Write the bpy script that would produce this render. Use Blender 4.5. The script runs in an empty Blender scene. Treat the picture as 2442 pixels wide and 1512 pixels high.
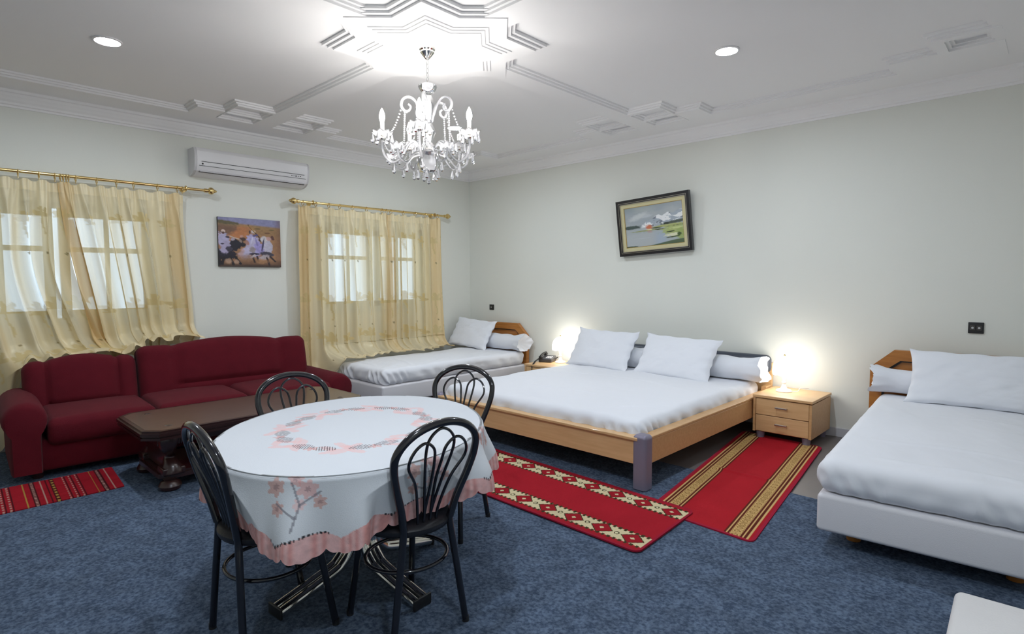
import bpy, bmesh, math, random
import numpy as np
from mathutils import Vector, Matrix

random.seed(7)
rng = np.random.default_rng(7)
PI = math.pi
scene = bpy.context.scene
C = scene.collection

# ------------------------------------------------------------------ camera
CAM = Vector((6.2257, -5.6301, 1.395))
CR = Vector((0.72322, 0.69061, -0.00266))
CU = Vector((-0.04240, 0.04824, 0.99794))
CF = Vector((-0.68932, 0.72161, -0.06417))
cam_data = bpy.data.cameras.new('camera')
cam_data.sensor_fit = 'HORIZONTAL'
cam_data.sensor_width = 36.0
cam_data.lens = 20.134
cam_data.clip_start = 0.05
cam = bpy.data.objects.new('camera', cam_data)
C.objects.link(cam)
cam.matrix_world = Matrix(((CR.x, CU.x, -CF.x, CAM.x), (CR.y, CU.y, -CF.y, CAM.y),
                           (CR.z, CU.z, -CF.z, CAM.z), (0, 0, 0, 1)))
scene.camera = cam

# ------------------------------------------------------------------ world (daylight outside the windows)
world = bpy.data.worlds.new('World')
scene.world = world
world.use_nodes = True
bg = world.node_tree.nodes['Background']
bg.inputs[0].default_value = (0.62, 0.82, 1.0, 1)
bg.inputs[1].default_value = 1.1

# ------------------------------------------------------------------ exposure and lamp strengths
vs = scene.view_settings
vs.view_transform = 'Standard'
vs.look = 'None'
vs.gamma = 1.0
vs.use_curve_mapping = False
vs.exposure = 1.07
BULB_STRENGTH = 165.0
DOWN_STRENGTH = 225.0
SHADE_STRENGTH = 5.2

# pixel of the 2442 x 1512 photograph -> point on an axis plane
FPX = 20.134 / 36.0 * 2442.0
def at(px, py, axis, val):
    d = CF + CR * ((px - 1221.0) / FPX) - CU * ((py - 756.0) / FPX)
    return CAM + d * ((val - CAM[axis]) / d[axis])

# ------------------------------------------------------------------ helpers
def lin(r, g, b):
    f = lambda c: (c / 255.0) / 12.92 if c <= 10 else (((c / 255.0) + 0.055) / 1.055) ** 2.4
    return (f(r), f(g), f(b))

def tag(o, label=None, cat=None, group=None, kind=None):
    if label: o['label'] = label
    if cat: o['category'] = cat
    if group: o['group'] = group
    if kind: o['kind'] = kind
    return o

def empty(name, loc=(0, 0, 0), rz=0.0, **kw):
    o = bpy.data.objects.new(name, None)
    C.objects.link(o)
    o.location = loc
    o.rotation_euler = (0, 0, rz)
    o.empty_display_size = 0.1
    return tag(o, **kw)

def rounded_box(hx, hy, hz, r, n=(4, 4, 4), seg=3):
    """closed box with rounded edges: returns verts (N,3), faces."""
    def axis(h, m):
        r_ = min(r, h * 0.999)
        a = [h - r_ + r_ * math.tan(t) for t in np.linspace(PI / 4, 0, seg + 1)]
        inner = list(np.linspace(-(h - r_), h - r_, m + 1))
        return [-x for x in a] [:-1] + inner + a[::-1][1:]
    X, Y, Z = axis(hx, n[0]), axis(hy, n[1]), axis(hz, n[2])
    idx = {}
    V = []
    F = []
    def vert(i, j, k):
        key = (i, j, k)
        if key not in idx:
            idx[key] = len(V)
            p = np.array((X[i], Y[j], Z[k]))
            rr = np.array([min(r, hx * .999), min(r, hy * .999), min(r, hz * .999)])
            c = np.clip(p, -(np.array((hx, hy, hz)) - rr), np.array((hx, hy, hz)) - rr)
            d = (p - c) / rr
            l = np.linalg.norm(d)
            V.append(c + (d / l if l > 1e-9 else d) * rr)
        return idx[key]
    a, b, c = len(X) - 1, len(Y) - 1, len(Z) - 1
    for i in range(a):
        for j in range(b):
            F.append((vert(i, j, 0), vert(i, j + 1, 0), vert(i + 1, j + 1, 0), vert(i + 1, j, 0)))
            F.append((vert(i, j, c), vert(i + 1, j, c), vert(i + 1, j + 1, c), vert(i, j + 1, c)))
    for i in range(a):
        for k in range(c):
            F.append((vert(i, 0, k), vert(i + 1, 0, k), vert(i + 1, 0, k + 1), vert(i, 0, k + 1)))
            F.append((vert(i, b, k), vert(i, b, k + 1), vert(i + 1, b, k + 1), vert(i + 1, b, k)))
    for j in range(b):
        for k in range(c):
            F.append((vert(0, j, k), vert(0, j, k + 1), vert(0, j + 1, k + 1), vert(0, j + 1, k)))
            F.append((vert(a, j, k), vert(a, j + 1, k), vert(a, j + 1, k + 1), vert(a, j, k + 1)))
    return np.array(V), F

class MB:
    """collects shapes that become ONE mesh object"""
    def __init__(self):
        self.V = []
        self.F = []
        self.n = 0
    def add(self, V, F, M=None):
        V = np.asarray(V, float)
        if M is not None:
            M = np.array(M)
            V = V @ M[:3, :3].T + M[:3, 3]
        o = self.n
        self.V.append(V)
        self.F += [tuple(i + o for i in f) for f in F]
        self.n += len(V)
        return self
    def box(self, c, s, r=0.0, M=None, seg=2):
        """centre, full sizes"""
        h = [x / 2 for x in s]
        if r > 0:
            V, F = rounded_box(h[0], h[1], h[2], r, (1, 1, 1), seg)
            V = V + np.array(c)
        else:
            V = np.array([(c[0] + a * h[0], c[1] + b * h[1], c[2] + d * h[2])
                          for a in (-1, 1) for b in (-1, 1) for d in (-1, 1)])
            F = [(0, 1, 3, 2), (4, 6, 7, 5), (0, 4, 5, 1), (2, 3, 7, 6), (0, 2, 6, 4), (1, 5, 7, 3)]
        return self.add(V, F, M)
    def lathe(self, prof, c=(0, 0, 0), seg=20, M=None, cap=True):
        V = []
        F = []
        for r, z in prof:
            for i in range(seg):
                a = 2 * PI * i / seg
                V.append((c[0] + r * math.cos(a), c[1] + r * math.sin(a), c[2] + z))
        m = len(prof)
        for j in range(m - 1):
            for i in range(seg):
                k = (i + 1) % seg
                F.append((j * seg + i, j * seg + k, (j + 1) * seg + k, (j + 1) * seg + i))
        if cap:
            F.append(tuple(range(seg))[::-1])
            F.append(tuple((m - 1) * seg + i for i in range(seg)))
        return self.add(V, F, M)
    def tube(self, pts, r, seg=8, closed=False, cap=True, M=None):
        P = [Vector(p) for p in pts]
        n = len(P)
        rad = r if hasattr(r, '__len__') else [r] * n
        V = []
        F = []
        t0 = ((P[1] - P[-1]) if closed else (P[1] - P[0])).normalized()
        up = Vector((0, 0, 1)) if abs(t0.z) < 0.9 else Vector((1, 0, 0))
        nrm = (up - t0 * up.dot(t0)).normalized()
        for i in range(n):
            if closed: t = P[(i + 1) % n] - P[i - 1]
            else: t = P[min(i + 1, n - 1)] - P[max(i - 1, 0)]
            t.normalize()
            nrm = (nrm - t * nrm.dot(t)).normalized()
            b = t.cross(nrm)
            for k in range(seg):
                a = 2 * PI * k / seg
                V.append(tuple(P[i] + (nrm * math.cos(a) + b * math.sin(a)) * rad[i]))
        for i in range(n if closed else n - 1):
            j = (i + 1) % n
            for k in range(seg):
                l = (k + 1) % seg
                F.append((i * seg + k, j * seg + k, j * seg + l, i * seg + l)[::-1])
        if cap and not closed:
            F.append(tuple(range(seg)))
            F.append(tuple((n - 1) * seg + k for k in range(seg))[::-1])
        return self.add(V, F, M)
    def prism(self, poly, z0, z1, M=None):
        """polygon (list of (x,y), ccw) extruded from z0 to z1"""
        n = len(poly)
        V = [(x, y, z0) for x, y in poly] + [(x, y, z1) for x, y in poly]
        F = [tuple(range(n))[::-1], tuple(range(n, 2 * n))]
        for i in range(n):
            j = (i + 1) % n
            F.append((i, j, n + j, n + i))
        return self.add(V, F, M)
    def ring(self, outer, inner, z0, z1, M=None):
        """frame between two polygons with the same number of points"""
        n = len(outer)
        V = [(x, y, z0) for x, y in outer] + [(x, y, z0) for x, y in inner] + \
            [(x, y, z1) for x, y in outer] + [(x, y, z1) for x, y in inner]
        F = []
        for i in range(n):
            j = (i + 1) % n
            F.append((i, n + i, n + j, j))
            F.append((2 * n + i, 2 * n + j, 3 * n + j, 3 * n + i))
            F.append((i, j, 2 * n + j, 2 * n + i))
            F.append((n + i, 3 * n + i, 3 * n + j, n + j))
        return self.add(V, F, M)
    def grid(self, P, closed_u=False):
        """P (m,n,3) array of points"""
        m, n = P.shape[:2]
        F = []
        for i in range(m - 1):
            for j in range(n if closed_u else n - 1):
                k = (j + 1) % n
                F.append((i * n + j, i * n + k, (i + 1) * n + k, (i + 1) * n + j))
        return self.add(P.reshape(-1, 3), F)
    def build(self, name, mat, parent=None, smooth=True, angle=40, col=None, loc=None):
        me = bpy.data.meshes.new(name)
        V = np.concatenate(self.V)
        me.from_pydata(V.tolist(), [], self.F)
        me.validate()
        if smooth:
            me.polygons.foreach_set('use_smooth', [True] * len(me.polygons))
            if angle: me.set_sharp_from_angle(angle=math.radians(angle))
        if col is not None:
            at_ = me.color_attributes.new('Col', 'FLOAT_COLOR', 'POINT')
            c4 = np.ones((len(V), 4), np.float32)
            c4[:, :col.shape[1]] = col
            at_.data.foreach_set('color', c4.ravel())
        if mat is not None: me.materials.append(mat)
        o = bpy.data.objects.new(name, me)
        C.objects.link(o)
        if parent is not None: o.parent = parent
        if loc is not None: o.location = loc
        return o

def fix_normals(o):
    bm = bmesh.new()
    bm.from_mesh(o.data)
    bmesh.ops.recalc_face_normals(bm, faces=bm.faces)
    bm.to_mesh(o.data)
    bm.free()

def copy_tree(o, parent=None):
    c = o.copy()
    C.objects.link(c)
    c.parent = parent
    for ch in [x for x in bpy.data.objects if x.parent == o]:
        copy_tree(ch, c)
    return c

def spline(pts, n=8, closed=False):
    P = [Vector(p) for p in pts]
    m = len(P)
    out = []
    for i in range(m if closed else m - 1):
        if closed: p0, p1, p2, p3 = P[i - 1], P[i], P[(i + 1) % m], P[(i + 2) % m]
        else: p0, p1, p2, p3 = P[max(i - 1, 0)], P[i], P[i + 1], P[min(i + 2, m - 1)]
        for k in range(n):
            t = k / n
            out.append(0.5 * ((2 * p1) + (p2 - p0) * t + (2 * p0 - 5 * p1 + 4 * p2 - p3) * t * t
                              + (3 * p1 - p0 - 3 * p2 + p3) * t ** 3))
    if not closed: out.append(P[-1])
    return out

_lat = rng.random((64, 64))
def vnoise(x, y):
    x = np.asarray(x, float); y = np.asarray(y, float)
    xi = np.floor(x).astype(int); yi = np.floor(y).astype(int)
    fx = x - xi; fy = y - yi
    fx = fx * fx * (3 - 2 * fx); fy = fy * fy * (3 - 2 * fy)
    g = lambda a, b: _lat[a % 64, b % 64]
    return (g(xi, yi) * (1 - fx) + g(xi + 1, yi) * fx) * (1 - fy) + \
           (g(xi, yi + 1) * (1 - fx) + g(xi + 1, yi + 1) * fx) * fy
def fbm(x, y, o=4):
    s = 0; a = 0.5
    for i in range(o):
        s = s + a * vnoise(x * 2 ** i + 7.3 * i, y * 2 ** i + 3.1 * i); a *= 0.5
    return s
def smooth(a, b, x):
    t = np.clip((x - a) / (b - a), 0, 1)
    return t * t * (3 - 2 * t)

# ------------------------------------------------------------------ materials
def mat(name, col=(0.8, 0.8, 0.8), rough=0.6, metal=0.0, spec=0.5, noise=None, bump=None, vcol=False,
        sheen=0.0, coat=0.0, trans=0.0, emit=None):
    """noise = (scale, amount, colour2, stretch) ; bump = (scale, strength, stretch)"""
    m = bpy.data.materials.new(name)
    m.use_nodes = True
    nt = m.node_tree
    b = nt.nodes['Principled BSDF']
    b.inputs['Base Color'].default_value = (*col, 1)
    b.inputs['Roughness'].default_value = rough
    b.inputs['Metallic'].default_value = metal
    b.inputs['Specular IOR Level'].default_value = spec
    b.inputs['Sheen Weight'].default_value = sheen
    b.inputs['Coat Weight'].default_value = coat
    b.inputs['Transmission Weight'].default_value = trans
    if emit:
        b.inputs['Emission Color'].default_value = (*emit[0], 1)
        b.inputs['Emission Strength'].default_value = emit[1]
    tc = nt.nodes.new('ShaderNodeTexCoord')
    def noisenode(scale, stretch, detail=5):
        mp = nt.nodes.new('ShaderNodeMapping')
        mp.inputs['Scale'].default_value = stretch
        nt.links.new(tc.outputs['Object'], mp.inputs['Vector'])
        n = nt.nodes.new('ShaderNodeTexNoise')
        n.inputs['Scale'].default_value = scale
        n.inputs['Detail'].default_value = detail
        nt.links.new(mp.outputs[0], n.inputs['Vector'])
        return n
    src = None
    if vcol:
        a = nt.nodes.new('ShaderNodeVertexColor')
        a.layer_name = 'Col'
        src = a.outputs['Color']
    if noise:
        n = noisenode(noise[0], noise[3] if len(noise) > 3 else (1, 1, 1))
        ramp = nt.nodes.new('ShaderNodeMapRange')
        ramp.inputs['From Min'].default_value = 0.35
        ramp.inputs['From Max'].default_value = 0.65
        ramp.inputs['To Max'].default_value = noise[1]
        nt.links.new(n.outputs['Fac'], ramp.inputs['Value'])
        mx = nt.nodes.new('ShaderNodeMix')
        mx.data_type = 'RGBA'
        mx.inputs['A'].default_value = (*col, 1)
        mx.inputs['B'].default_value = (*noise[2], 1)
        if src is not None: nt.links.new(src, mx.inputs['A'])
        nt.links.new(ramp.outputs[0], mx.inputs['Factor'])
        src = mx.outputs['Result']
    if src is not None: nt.links.new(src, b.inputs['Base Color'])
    if bump:
        n = noisenode(bump[0], bump[2] if len(bump) > 2 else (1, 1, 1), 4)
        bp = nt.nodes.new('ShaderNodeBump')
        bp.inputs['Strength'].default_value = bump[1]
        bp.inputs['Distance'].default_value = 0.01
        nt.links.new(n.outputs['Fac'], bp.inputs['Height'])
        nt.links.new(bp.outputs[0], b.inputs['Normal'])
    return m

def emission(name, col, strength):
    m = bpy.data.materials.new(name)
    m.use_nodes = True
    nt = m.node_tree
    nt.nodes.remove(nt.nodes['Principled BSDF'])
    e = nt.nodes.new('ShaderNodeEmission')
    e.inputs[0].default_value = (*col, 1)
    e.inputs[1].default_value = strength
    nt.links.new(e.outputs[0], nt.nodes['Material Output'].inputs[0])
    return m

def sheer(name):
    """sheer curtain cloth: vertex colour, alpha of the colour = how dense the weave is"""
    m = bpy.data.materials.new(name)
    m.use_nodes = True
    nt = m.node_tree
    nt.nodes.remove(nt.nodes['Principled BSDF'])
    a = nt.nodes.new('ShaderNodeVertexColor'); a.layer_name = 'Col'
    d = nt.nodes.new('ShaderNodeBsdfDiffuse')
    t = nt.nodes.new('ShaderNodeBsdfTranslucent')
    g = nt.nodes.new('ShaderNodeBsdfGlossy'); g.inputs['Roughness'].default_value = 0.35
    tr = nt.nodes.new('ShaderNodeBsdfTransparent')
    tr.inputs[0].default_value = (0.97, 0.98, 1.0, 1)
    for n_ in (d, t): nt.links.new(a.outputs['Color'], n_.inputs[0])
    g.inputs[0].default_value = (1, 0.9, 0.65, 1)
    m1 = nt.nodes.new('ShaderNodeMixShader'); m1.inputs[0].default_value = 0.20
    nt.links.new(d.outputs[0], m1.inputs[1]); nt.links.new(t.outputs[0], m1.inputs[2])
    m2 = nt.nodes.new('ShaderNodeMixShader'); m2.inputs[0].default_value = 0.06
    nt.links.new(m1.outputs[0], m2.inputs[1]); nt.links.new(g.outputs[0], m2.inputs[2])
    m3 = nt.nodes.new('ShaderNodeMixShader')
    nt.links.new(a.outputs['Alpha'], m3.inputs[0])
    nt.links.new(tr.outputs[0], m3.inputs[1]); nt.links.new(m2.outputs[0], m3.inputs[2])
    nt.links.new(m3.outputs[0], nt.nodes['Material Output'].inputs[0])
    return m

def crystal(name):
    m = bpy.data.materials.new(name)
    m.use_nodes = True
    nt = m.node_tree
    nt.nodes.remove(nt.nodes['Principled BSDF'])
    tr = nt.nodes.new('ShaderNodeBsdfTransparent')
    tr.inputs[0].default_value = (0.96, 0.97, 0.99, 1)
    g = nt.nodes.new('ShaderNodeBsdfGlossy'); g.inputs['Roughness'].default_value = 0.08
    t = nt.nodes.new('ShaderNodeBsdfTranslucent'); t.inputs[0].default_value = (0.95, 0.95, 0.97, 1)
    fr = nt.nodes.new('ShaderNodeFresnel'); fr.inputs[0].default_value = 1.6
    ml = nt.nodes.new('ShaderNodeMixShader'); ml.inputs[0].default_value = 0.5
    nt.links.new(tr.outputs[0], ml.inputs[1]); nt.links.new(t.outputs[0], ml.inputs[2])
    mx = nt.nodes.new('ShaderNodeMixShader')
    nt.links.new(fr.outputs[0], mx.inputs[0])
    nt.links.new(ml.outputs[0], mx.inputs[1]); nt.links.new(g.outputs[0], mx.inputs[2])
    nt.links.new(mx.outputs[0], nt.nodes['Material Output'].inputs[0])
    return m

M = {}
M['wall'] = mat('wall_paint', (0.775, 0.785, 0.725), 0.85, noise=(1.3, 0.25, (0.755, 0.77, 0.715)), bump=(60, 0.04))
M['ceiling'] = mat('ceiling_plaster', (0.89, 0.885, 0.89), 0.8, bump=(40, 0.03))
M['floor'] = mat('grey_vinyl', lin(112, 106, 104), 0.45, noise=(2.0, 0.5, lin(98, 94, 94)), bump=(30, 0.03))
M['base'] = mat('baseboard_paint', lin(196, 196, 200), 0.5)
def carpet_mat():
    m = mat('blue_carpet', lin(60, 74, 94), 0.95, noise=(70, 0.9, lin(104, 119, 140)), bump=(160, 0.6), spec=0.15)
    nt = m.node_tree
    b = nt.nodes['Principled BSDF']
    src = b.inputs['Base Color'].links[0].from_socket
    tc = nt.nodes.new('ShaderNodeTexCoord')
    n = nt.nodes.new('ShaderNodeTexNoise'); n.inputs['Scale'].default_value = 9; n.inputs['Detail'].default_value = 6
    nt.links.new(tc.outputs['Object'], n.inputs['Vector'])
    r = nt.nodes.new('ShaderNodeMapRange')
    r.inputs['From Min'].default_value = 0.35; r.inputs['From Max'].default_value = 0.65
    r.inputs['To Min'].default_value = 0.80; r.inputs['To Max'].default_value = 1.12
    nt.links.new(n.outputs['Fac'], r.inputs['Value'])
    mx = nt.nodes.new('ShaderNodeVectorMath'); mx.operation = 'SCALE'
    nt.links.new(src, mx.inputs[0]); nt.links.new(r.outputs[0], mx.inputs['Scale'])
    nt.links.new(mx.outputs[0], b.inputs['Base Color'])
    return m
M['carpet'] = carpet_mat()
M['rug'] = mat('rug_pile', vcol=True, rough=0.95, noise=None, bump=(220, 0.35), spec=0.1)
M['cloth'] = mat('embroidered_cloth', vcol=True, rough=0.75, bump=(300, 0.12))
M['paint'] = mat('painted_canvas', vcol=True, rough=0.45, bump=(90, 0.15))
M['print'] = mat('printed_canvas', vcol=True, rough=0.55)
M['sheet'] = mat('white_sheet', (0.80, 0.815, 0.86), 0.8, bump=(14, 0.10), sheen=0.1)
M['pillow'] = mat('pillowcase', (0.80, 0.82, 0.87), 0.8, bump=(20, 0.12), sheen=0.1)
M['bedbase'] = mat('bed_base_fabric', (0.74, 0.73, 0.76), 0.85, bump=(200, 0.1))
M['oak'] = mat('honey_wood', lin(186, 122, 56), 0.35, noise=(5, 0.7, lin(160, 98, 40), (1, 1, 8)), coat=0.3)
M['beech'] = mat('beech_wood', lin(224, 184, 134), 0.4, noise=(6, 0.6, lin(208, 164, 114), (0.6, 8, 8)), coat=0.15)
M['beech2'] = mat('beech_wood_upright', lin(210, 168, 118), 0.4, noise=(6, 0.6, lin(196, 150, 100), (1.2, 8, 8)), coat=0.15)
M['lilac'] = mat('lilac_grey_lacquer', lin(134, 128, 146), 0.4, metal=0.2)
M['steel'] = mat('brushed_steel', (0.6, 0.6, 0.6), 0.3, metal=1.0)
M['chrome'] = mat('chrome', (0.75, 0.73, 0.68), 0.12, metal=1.0)
M['brass'] = mat('brass', (0.78, 0.58, 0.25), 0.25, metal=1.0)
M['black'] = mat('black_lacquer', (0.006, 0.006, 0.010), 0.16, coat=0.6)
M['vinyl'] = mat('black_vinyl', (0.012, 0.012, 0.016), 0.42, bump=(120, 0.1))
M['blackmatt'] = mat('black_plastic', (0.012, 0.012, 0.013), 0.45)
M['darkpad'] = mat('dark_leatherette', lin(62, 68, 80), 0.35)
M['socketface'] = mat('bronze_plastic', (0.05, 0.045, 0.04), 0.35)
M['velvet'] = mat('maroon_velvet', (0.105, 0.0075, 0.014), 0.9, noise=(9, 0.5, (0.085, 0.006, 0.012)), bump=(180, 0.25), sheen=0.04, spec=0.12)
M['mahog'] = mat('mahogany', (0.030, 0.010, 0.009), 0.3, noise=(6, 0.7, (0.03, 0.010, 0.009), (8, 0.8, 8)), coat=0.35)
M['mahogtop'] = mat('mahogany_top', (0.105, 0.062, 0.045), 0.32, noise=(5, 0.7, (0.085, 0.045, 0.034), (8, 0.8, 8)), coat=0.25)
M['white'] = mat('white_plastic', (0.78, 0.77, 0.78), 0.35)
M['offwhite'] = mat('grey_white_plastic', (0.60, 0.59, 0.60), 0.4)
M['seam'] = mat('dark_seam', (0.03, 0.03, 0.03), 0.6)
M['frame'] = mat('black_frame', (0.010, 0.010, 0.014), 0.3, coat=0.3)
M['silver'] = mat('silver_fillet', (0.55, 0.52, 0.45), 0.35, metal=0.8)
M['liner'] = mat('cream_linen', lin(208, 200, 158), 0.85, bump=(200, 0.1))
M['ceramic'] = mat('white_ceramic', (0.82, 0.80, 0.78), 0.2)
M['winframe'] = mat('window_paint', (0.55, 0.60, 0.62), 0.5)
M['ottoman'] = mat('ottoman_fabric', (0.66, 0.64, 0.63), 0.9, noise=(6, 0.35, (0.58, 0.565, 0.56)), bump=(150, 0.15))
M['phone'] = mat('grey_phone_plastic', (0.055, 0.055, 0.06), 0.35)
M['glass'] = mat('window_glass', (1, 1, 1), 0.0, trans=1.0)
M['sheer'] = sheer('sheer_gold_cloth')
M['crystal'] = crystal('crystal_glass')
M['bulb'] = emission('lit_bulb', (1.0, 0.97, 0.93), BULB_STRENGTH)
M['down'] = emission('downlight_glow', (0.80, 0.89, 1.0), DOWN_STRENGTH)
M['shade'] = emission('lit_shade', (1.0, 0.955, 0.88), SHADE_STRENGTH)

# ------------------------------------------------------------------ room shell
XW, YW, H = 7.0, -7.0, 2.975
TH = 0.25
def struct(name, mb, m, parent=None, **kw):
    o = mb.build(name, m, parent, smooth=False)
    if parent is None: o['kind'] = 'structure'
    return o

floor = struct('floor', MB().box((XW / 2, YW / 2, -0.05), (XW + 2 * TH, -YW + 2 * TH, 0.1)), M['floor'])
ceiling = struct('ceiling', MB().box((XW / 2, YW / 2, H + 0.05), (XW + 2 * TH, -YW + 2 * TH, 0.1)), M['ceiling'])

# window openings in the left wall: (y0, y1, z0, z1)
WIN = [(-5.50, -3.98, 1.02, 2.08), (-2.28, -0.80, 1.02, 2.08)]
wl = MB()
ys = [YW - TH, WIN[0][0], WIN[0][1], WIN[1][0], WIN[1][1], TH]
for i in range(5):
    y0, y1 = ys[i], ys[i + 1]
    if i in (1, 3):
        wl.box((-TH / 2, (y0 + y1) / 2, 0.51), (TH, y1 - y0, 1.02))
        wl.box((-TH / 2, (y0 + y1) / 2, (2.08 + H) / 2), (TH, y1 - y0, H - 2.08))
    else:
        wl.box((-TH / 2, (y0 + y1) / 2, H / 2), (TH, y1 - y0, H))
struct('wall_left', wl, M['wall'])
struct('wall_back', MB().box((XW / 2, TH / 2, H / 2), (XW, TH, H)), M['wall'])
struct('wall_right', MB().box((XW + TH / 2, YW / 2, H / 2), (TH, -YW + 2 * TH, H)), M['wall'])
struct('wall_front', MB().box((XW / 2, YW - TH / 2, H / 2), (XW, TH, H)), M['wall'])
struct('baseboard_back', MB().box((XW / 2, -0.009, 0.04), (XW, 0.018, 0.08), 0.004), M['base'])
struct('baseboard_left', MB().box((0.009, YW / 2, 0.04), (0.018, -YW, 0.08), 0.004), M['base'])

# windows: frame, two casements with glazing bars, panes
for wi, (y0, y1, z0, z1) in enumerate(WIN):
    w = empty('window_%d' % (wi + 1), (-0.14, (y0 + y1) / 2, z0), kind='structure')
    hw, hh = (y1 - y0) / 2, z1 - z0
    fr = MB()
    fr.box((0, 0, 0.025), (0.07, 2 * hw, 0.05)); fr.box((0, 0, hh - 0.025), (0.07, 2 * hw, 0.05))
    fr.box((0, -hw + 0.025, hh / 2), (0.07, 0.05, hh)); fr.box((0, hw - 0.025, hh / 2), (0.07, 0.05, hh))
    fr.build('window_frame', M['winframe'], w, smooth=False)
    for s in (-1, 1):
        sa = MB()
        c = s * (hw / 2 - 0.01)
        sw = hw - 0.06
        for k in (-1, 1):
            sa.box((0, c + k * (sw / 2 - 0.035), hh / 2), (0.05, 0.07, hh - 0.1))
            sa.box((0, c, hh / 2 + k * (hh / 2 - 0.085)), (0.05, sw, 0.07))
        sash = sa.build('casement', M['winframe'], w, smooth=False)
        gb = MB().box((0, c, hh / 2), (0.035, 0.035, hh - 0.2))
        gb.build('glazing_bar', M['winframe'], sash, smooth=False)
        gb = MB().box((0, c, hh * 0.62), (0.034, sw - 0.08, 0.045))
        gb.build('glazing_bar', M['winframe'], sash, smooth=False)
        for a in (-1, 1):
            for zz0, zz1 in ((0.12, hh * 0.6), (hh * 0.64, hh - 0.12)):
                MB().box((0.0, c + a * (sw / 4 - 0.01), (zz0 + zz1) / 2), (0.006, sw / 2 - 0.06, zz1 - zz0)).build('pane', M['glass'], sash, smooth=False)
    MB().box((0.10, 0, -0.005), (0.09, 2 * hw, 0.03), 0.005).build('window_sill', M['winframe'], w, smooth=False)

# cornice (moulded profile) along the two walls in view
def cornice(name, horizontal):
    prof = [(0.0, 0.0), (0.012, 0.0), (0.016, 0.012), (0.030, 0.016), (0.034, 0.028), (0.050, 0.040), (0.070, 0.062),
            (0.078, 0.076), (0.094, 0.080), (0.100, 0.094), (0.118, 0.100), (0.118, 0.13), (0, 0.13)]
    mb = MB()
    n = len(prof)
    L = XW if horizontal else -YW
    V = []
    for e in (0, 1):
        for d, z in prof:
            V.append((e * L, -d, 2.805 + z * 1.31) if horizontal else (d, -e * L, 2.805 + z * 1.31))
    F = [(i, (i + 1) % n, n + (i + 1) % n, n + i) for i in range(n)] + [tuple(range(n)), tuple(range(n, 2 * n))]
    mb.add(V, F)
    o = mb.build(name, M['ceiling'], None, smooth=False)
    fix_normals(o)
    o['kind'] = 'structure'
cornice('trim_1', True)
cornice('trim_2', False)

# ceiling strapwork: stepped lowered bands, border, stairs in the middle of each wall and corner, star
CX, CY = 3.14, -3.14
STEP, DROP = 0.020, 0.0145
EPS = [0]
def strap_rect(x0, x1, y0, y1, n=3):
    mb = MB()
    EPS[0] += 1
    j_ = 0.00011 * EPS[0]
    x0 -= j_; x1 += j_; y0 -= j_; y1 += j_
    e = 0.00007 * EPS[0]              # joints of overlapping straps never share one plane
    for k in range(n):
        i = k * STEP
        h = DROP * (k + 1) + e + 0.004
        mb.box(((x0 + x1) / 2, (y0 + y1) / 2, H + 0.004 - h / 2), (x1 - x0 - 2 * i, y1 - y0 - 2 * i, h))
    return mb.build('moulding', M['ceiling'], ceiling, smooth=False)
E0 = 0.46
X1, Y1 = 2 * CX - E0, 2 * CY + E0
J = 0.12
# border
strap_rect(-0.02, E0, YW, 0.02); strap_rect(X1, XW, YW, 0.02)
strap_rect(-0.02, XW, -E0, 0.02); strap_rect(-0.02, XW, YW, Y1)
BW = 0.135
# bands from the border to the star
strap_rect(0.2, CX, CY - BW, CY + BW); strap_rect(CX, X1 + 0.2, CY - BW, CY + BW)
strap_rect(CX - BW, CX + BW, CY, -0.2); strap_rect(CX - BW, CX + BW, Y1 - 0.2, CY)
def stair(f):
    """f maps local (along, out) rectangles; out is the distance from the wall"""
    for s in (-1, 1):
        def r(a0, a1, o0, o1):
            a0, a1 = sorted((s * a0, s * a1))
            strap_rect(*f(a0, a1, o0, o1))
        r(0.40, 0.71, E0 - J, 0.70)               # first step, solid
        r(0.385, 0.47, E0 - J, 0.97)              # frame of the second step
        r(BW - 0.08, 0.47, 0.85, 0.97)
        r(BW - 0.08, 0.47, 0.58, 0.68)
stair(lambda a0, a1, o0, o1: (o0, o1, CY + a0, CY + a1))
stair(lambda a0, a1, o0, o1: (2 * CX - o1, 2 * CX - o0, CY + a0, CY + a1))
stair(lambda a0, a1, o0, o1: (CX + a0, CX + a1, -o1, -o0))
stair(lambda a0, a1, o0, o1: (CX + a0, CX + a1, 2 * CY + o0, 2 * CY + o1))
# corner stairs
for sx in (-1, 1):
    for sy in (-1, 1):
        hx, hy = CX - E0, -CY - E0
        def r(a0, a1, b0, b1):
            xs = sorted((CX + sx * (hx - a0), CX + sx * (hx - a1)))
            yy = sorted((CY + sy * (hy - b0), CY + sy * (hy - b1)))
            strap_rect(xs[0], xs[1], yy[0], yy[1])
        r(-J, 0.58, -J, 0.28)
        r(-J, 0.30, 0.43, 0.56); r(0.17, 0.30, 0.1, 0.56)
def star_poly(a, cx=CX, cy=CY):
    P = []
    for k in range(8):
        t = k * PI / 4
        P.append((cx + a * math.sqrt(2) * math.cos(t), cy + a * math.sqrt(2) * math.sin(t)))
        t2 = t + PI / 8
        rn = a / math.cos(PI / 8)
        P.append((cx + rn * math.cos(t2), cy + rn * math.sin(t2)))
    return P
mb = MB()
for k in range(3): mb.prism(star_poly(0.53 - 0.026 * k), H - 0.006 - 0.0145 * (k + 1), H + 0.006 + 0.001 * k)
mb.build('star_moulding', M['ceiling'], ceiling, smooth=False)
mb = MB()
for k in range(3): mb.prism(star_poly(0.365 - 0.024 * k), H - 0.0495 - 0.007 * (k + 1), H + 0.009 + 0.001 * k)
mb.build('star_moulding', M['ceiling'], ceiling, smooth=False)
STARZ = H - 0.0705

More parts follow.
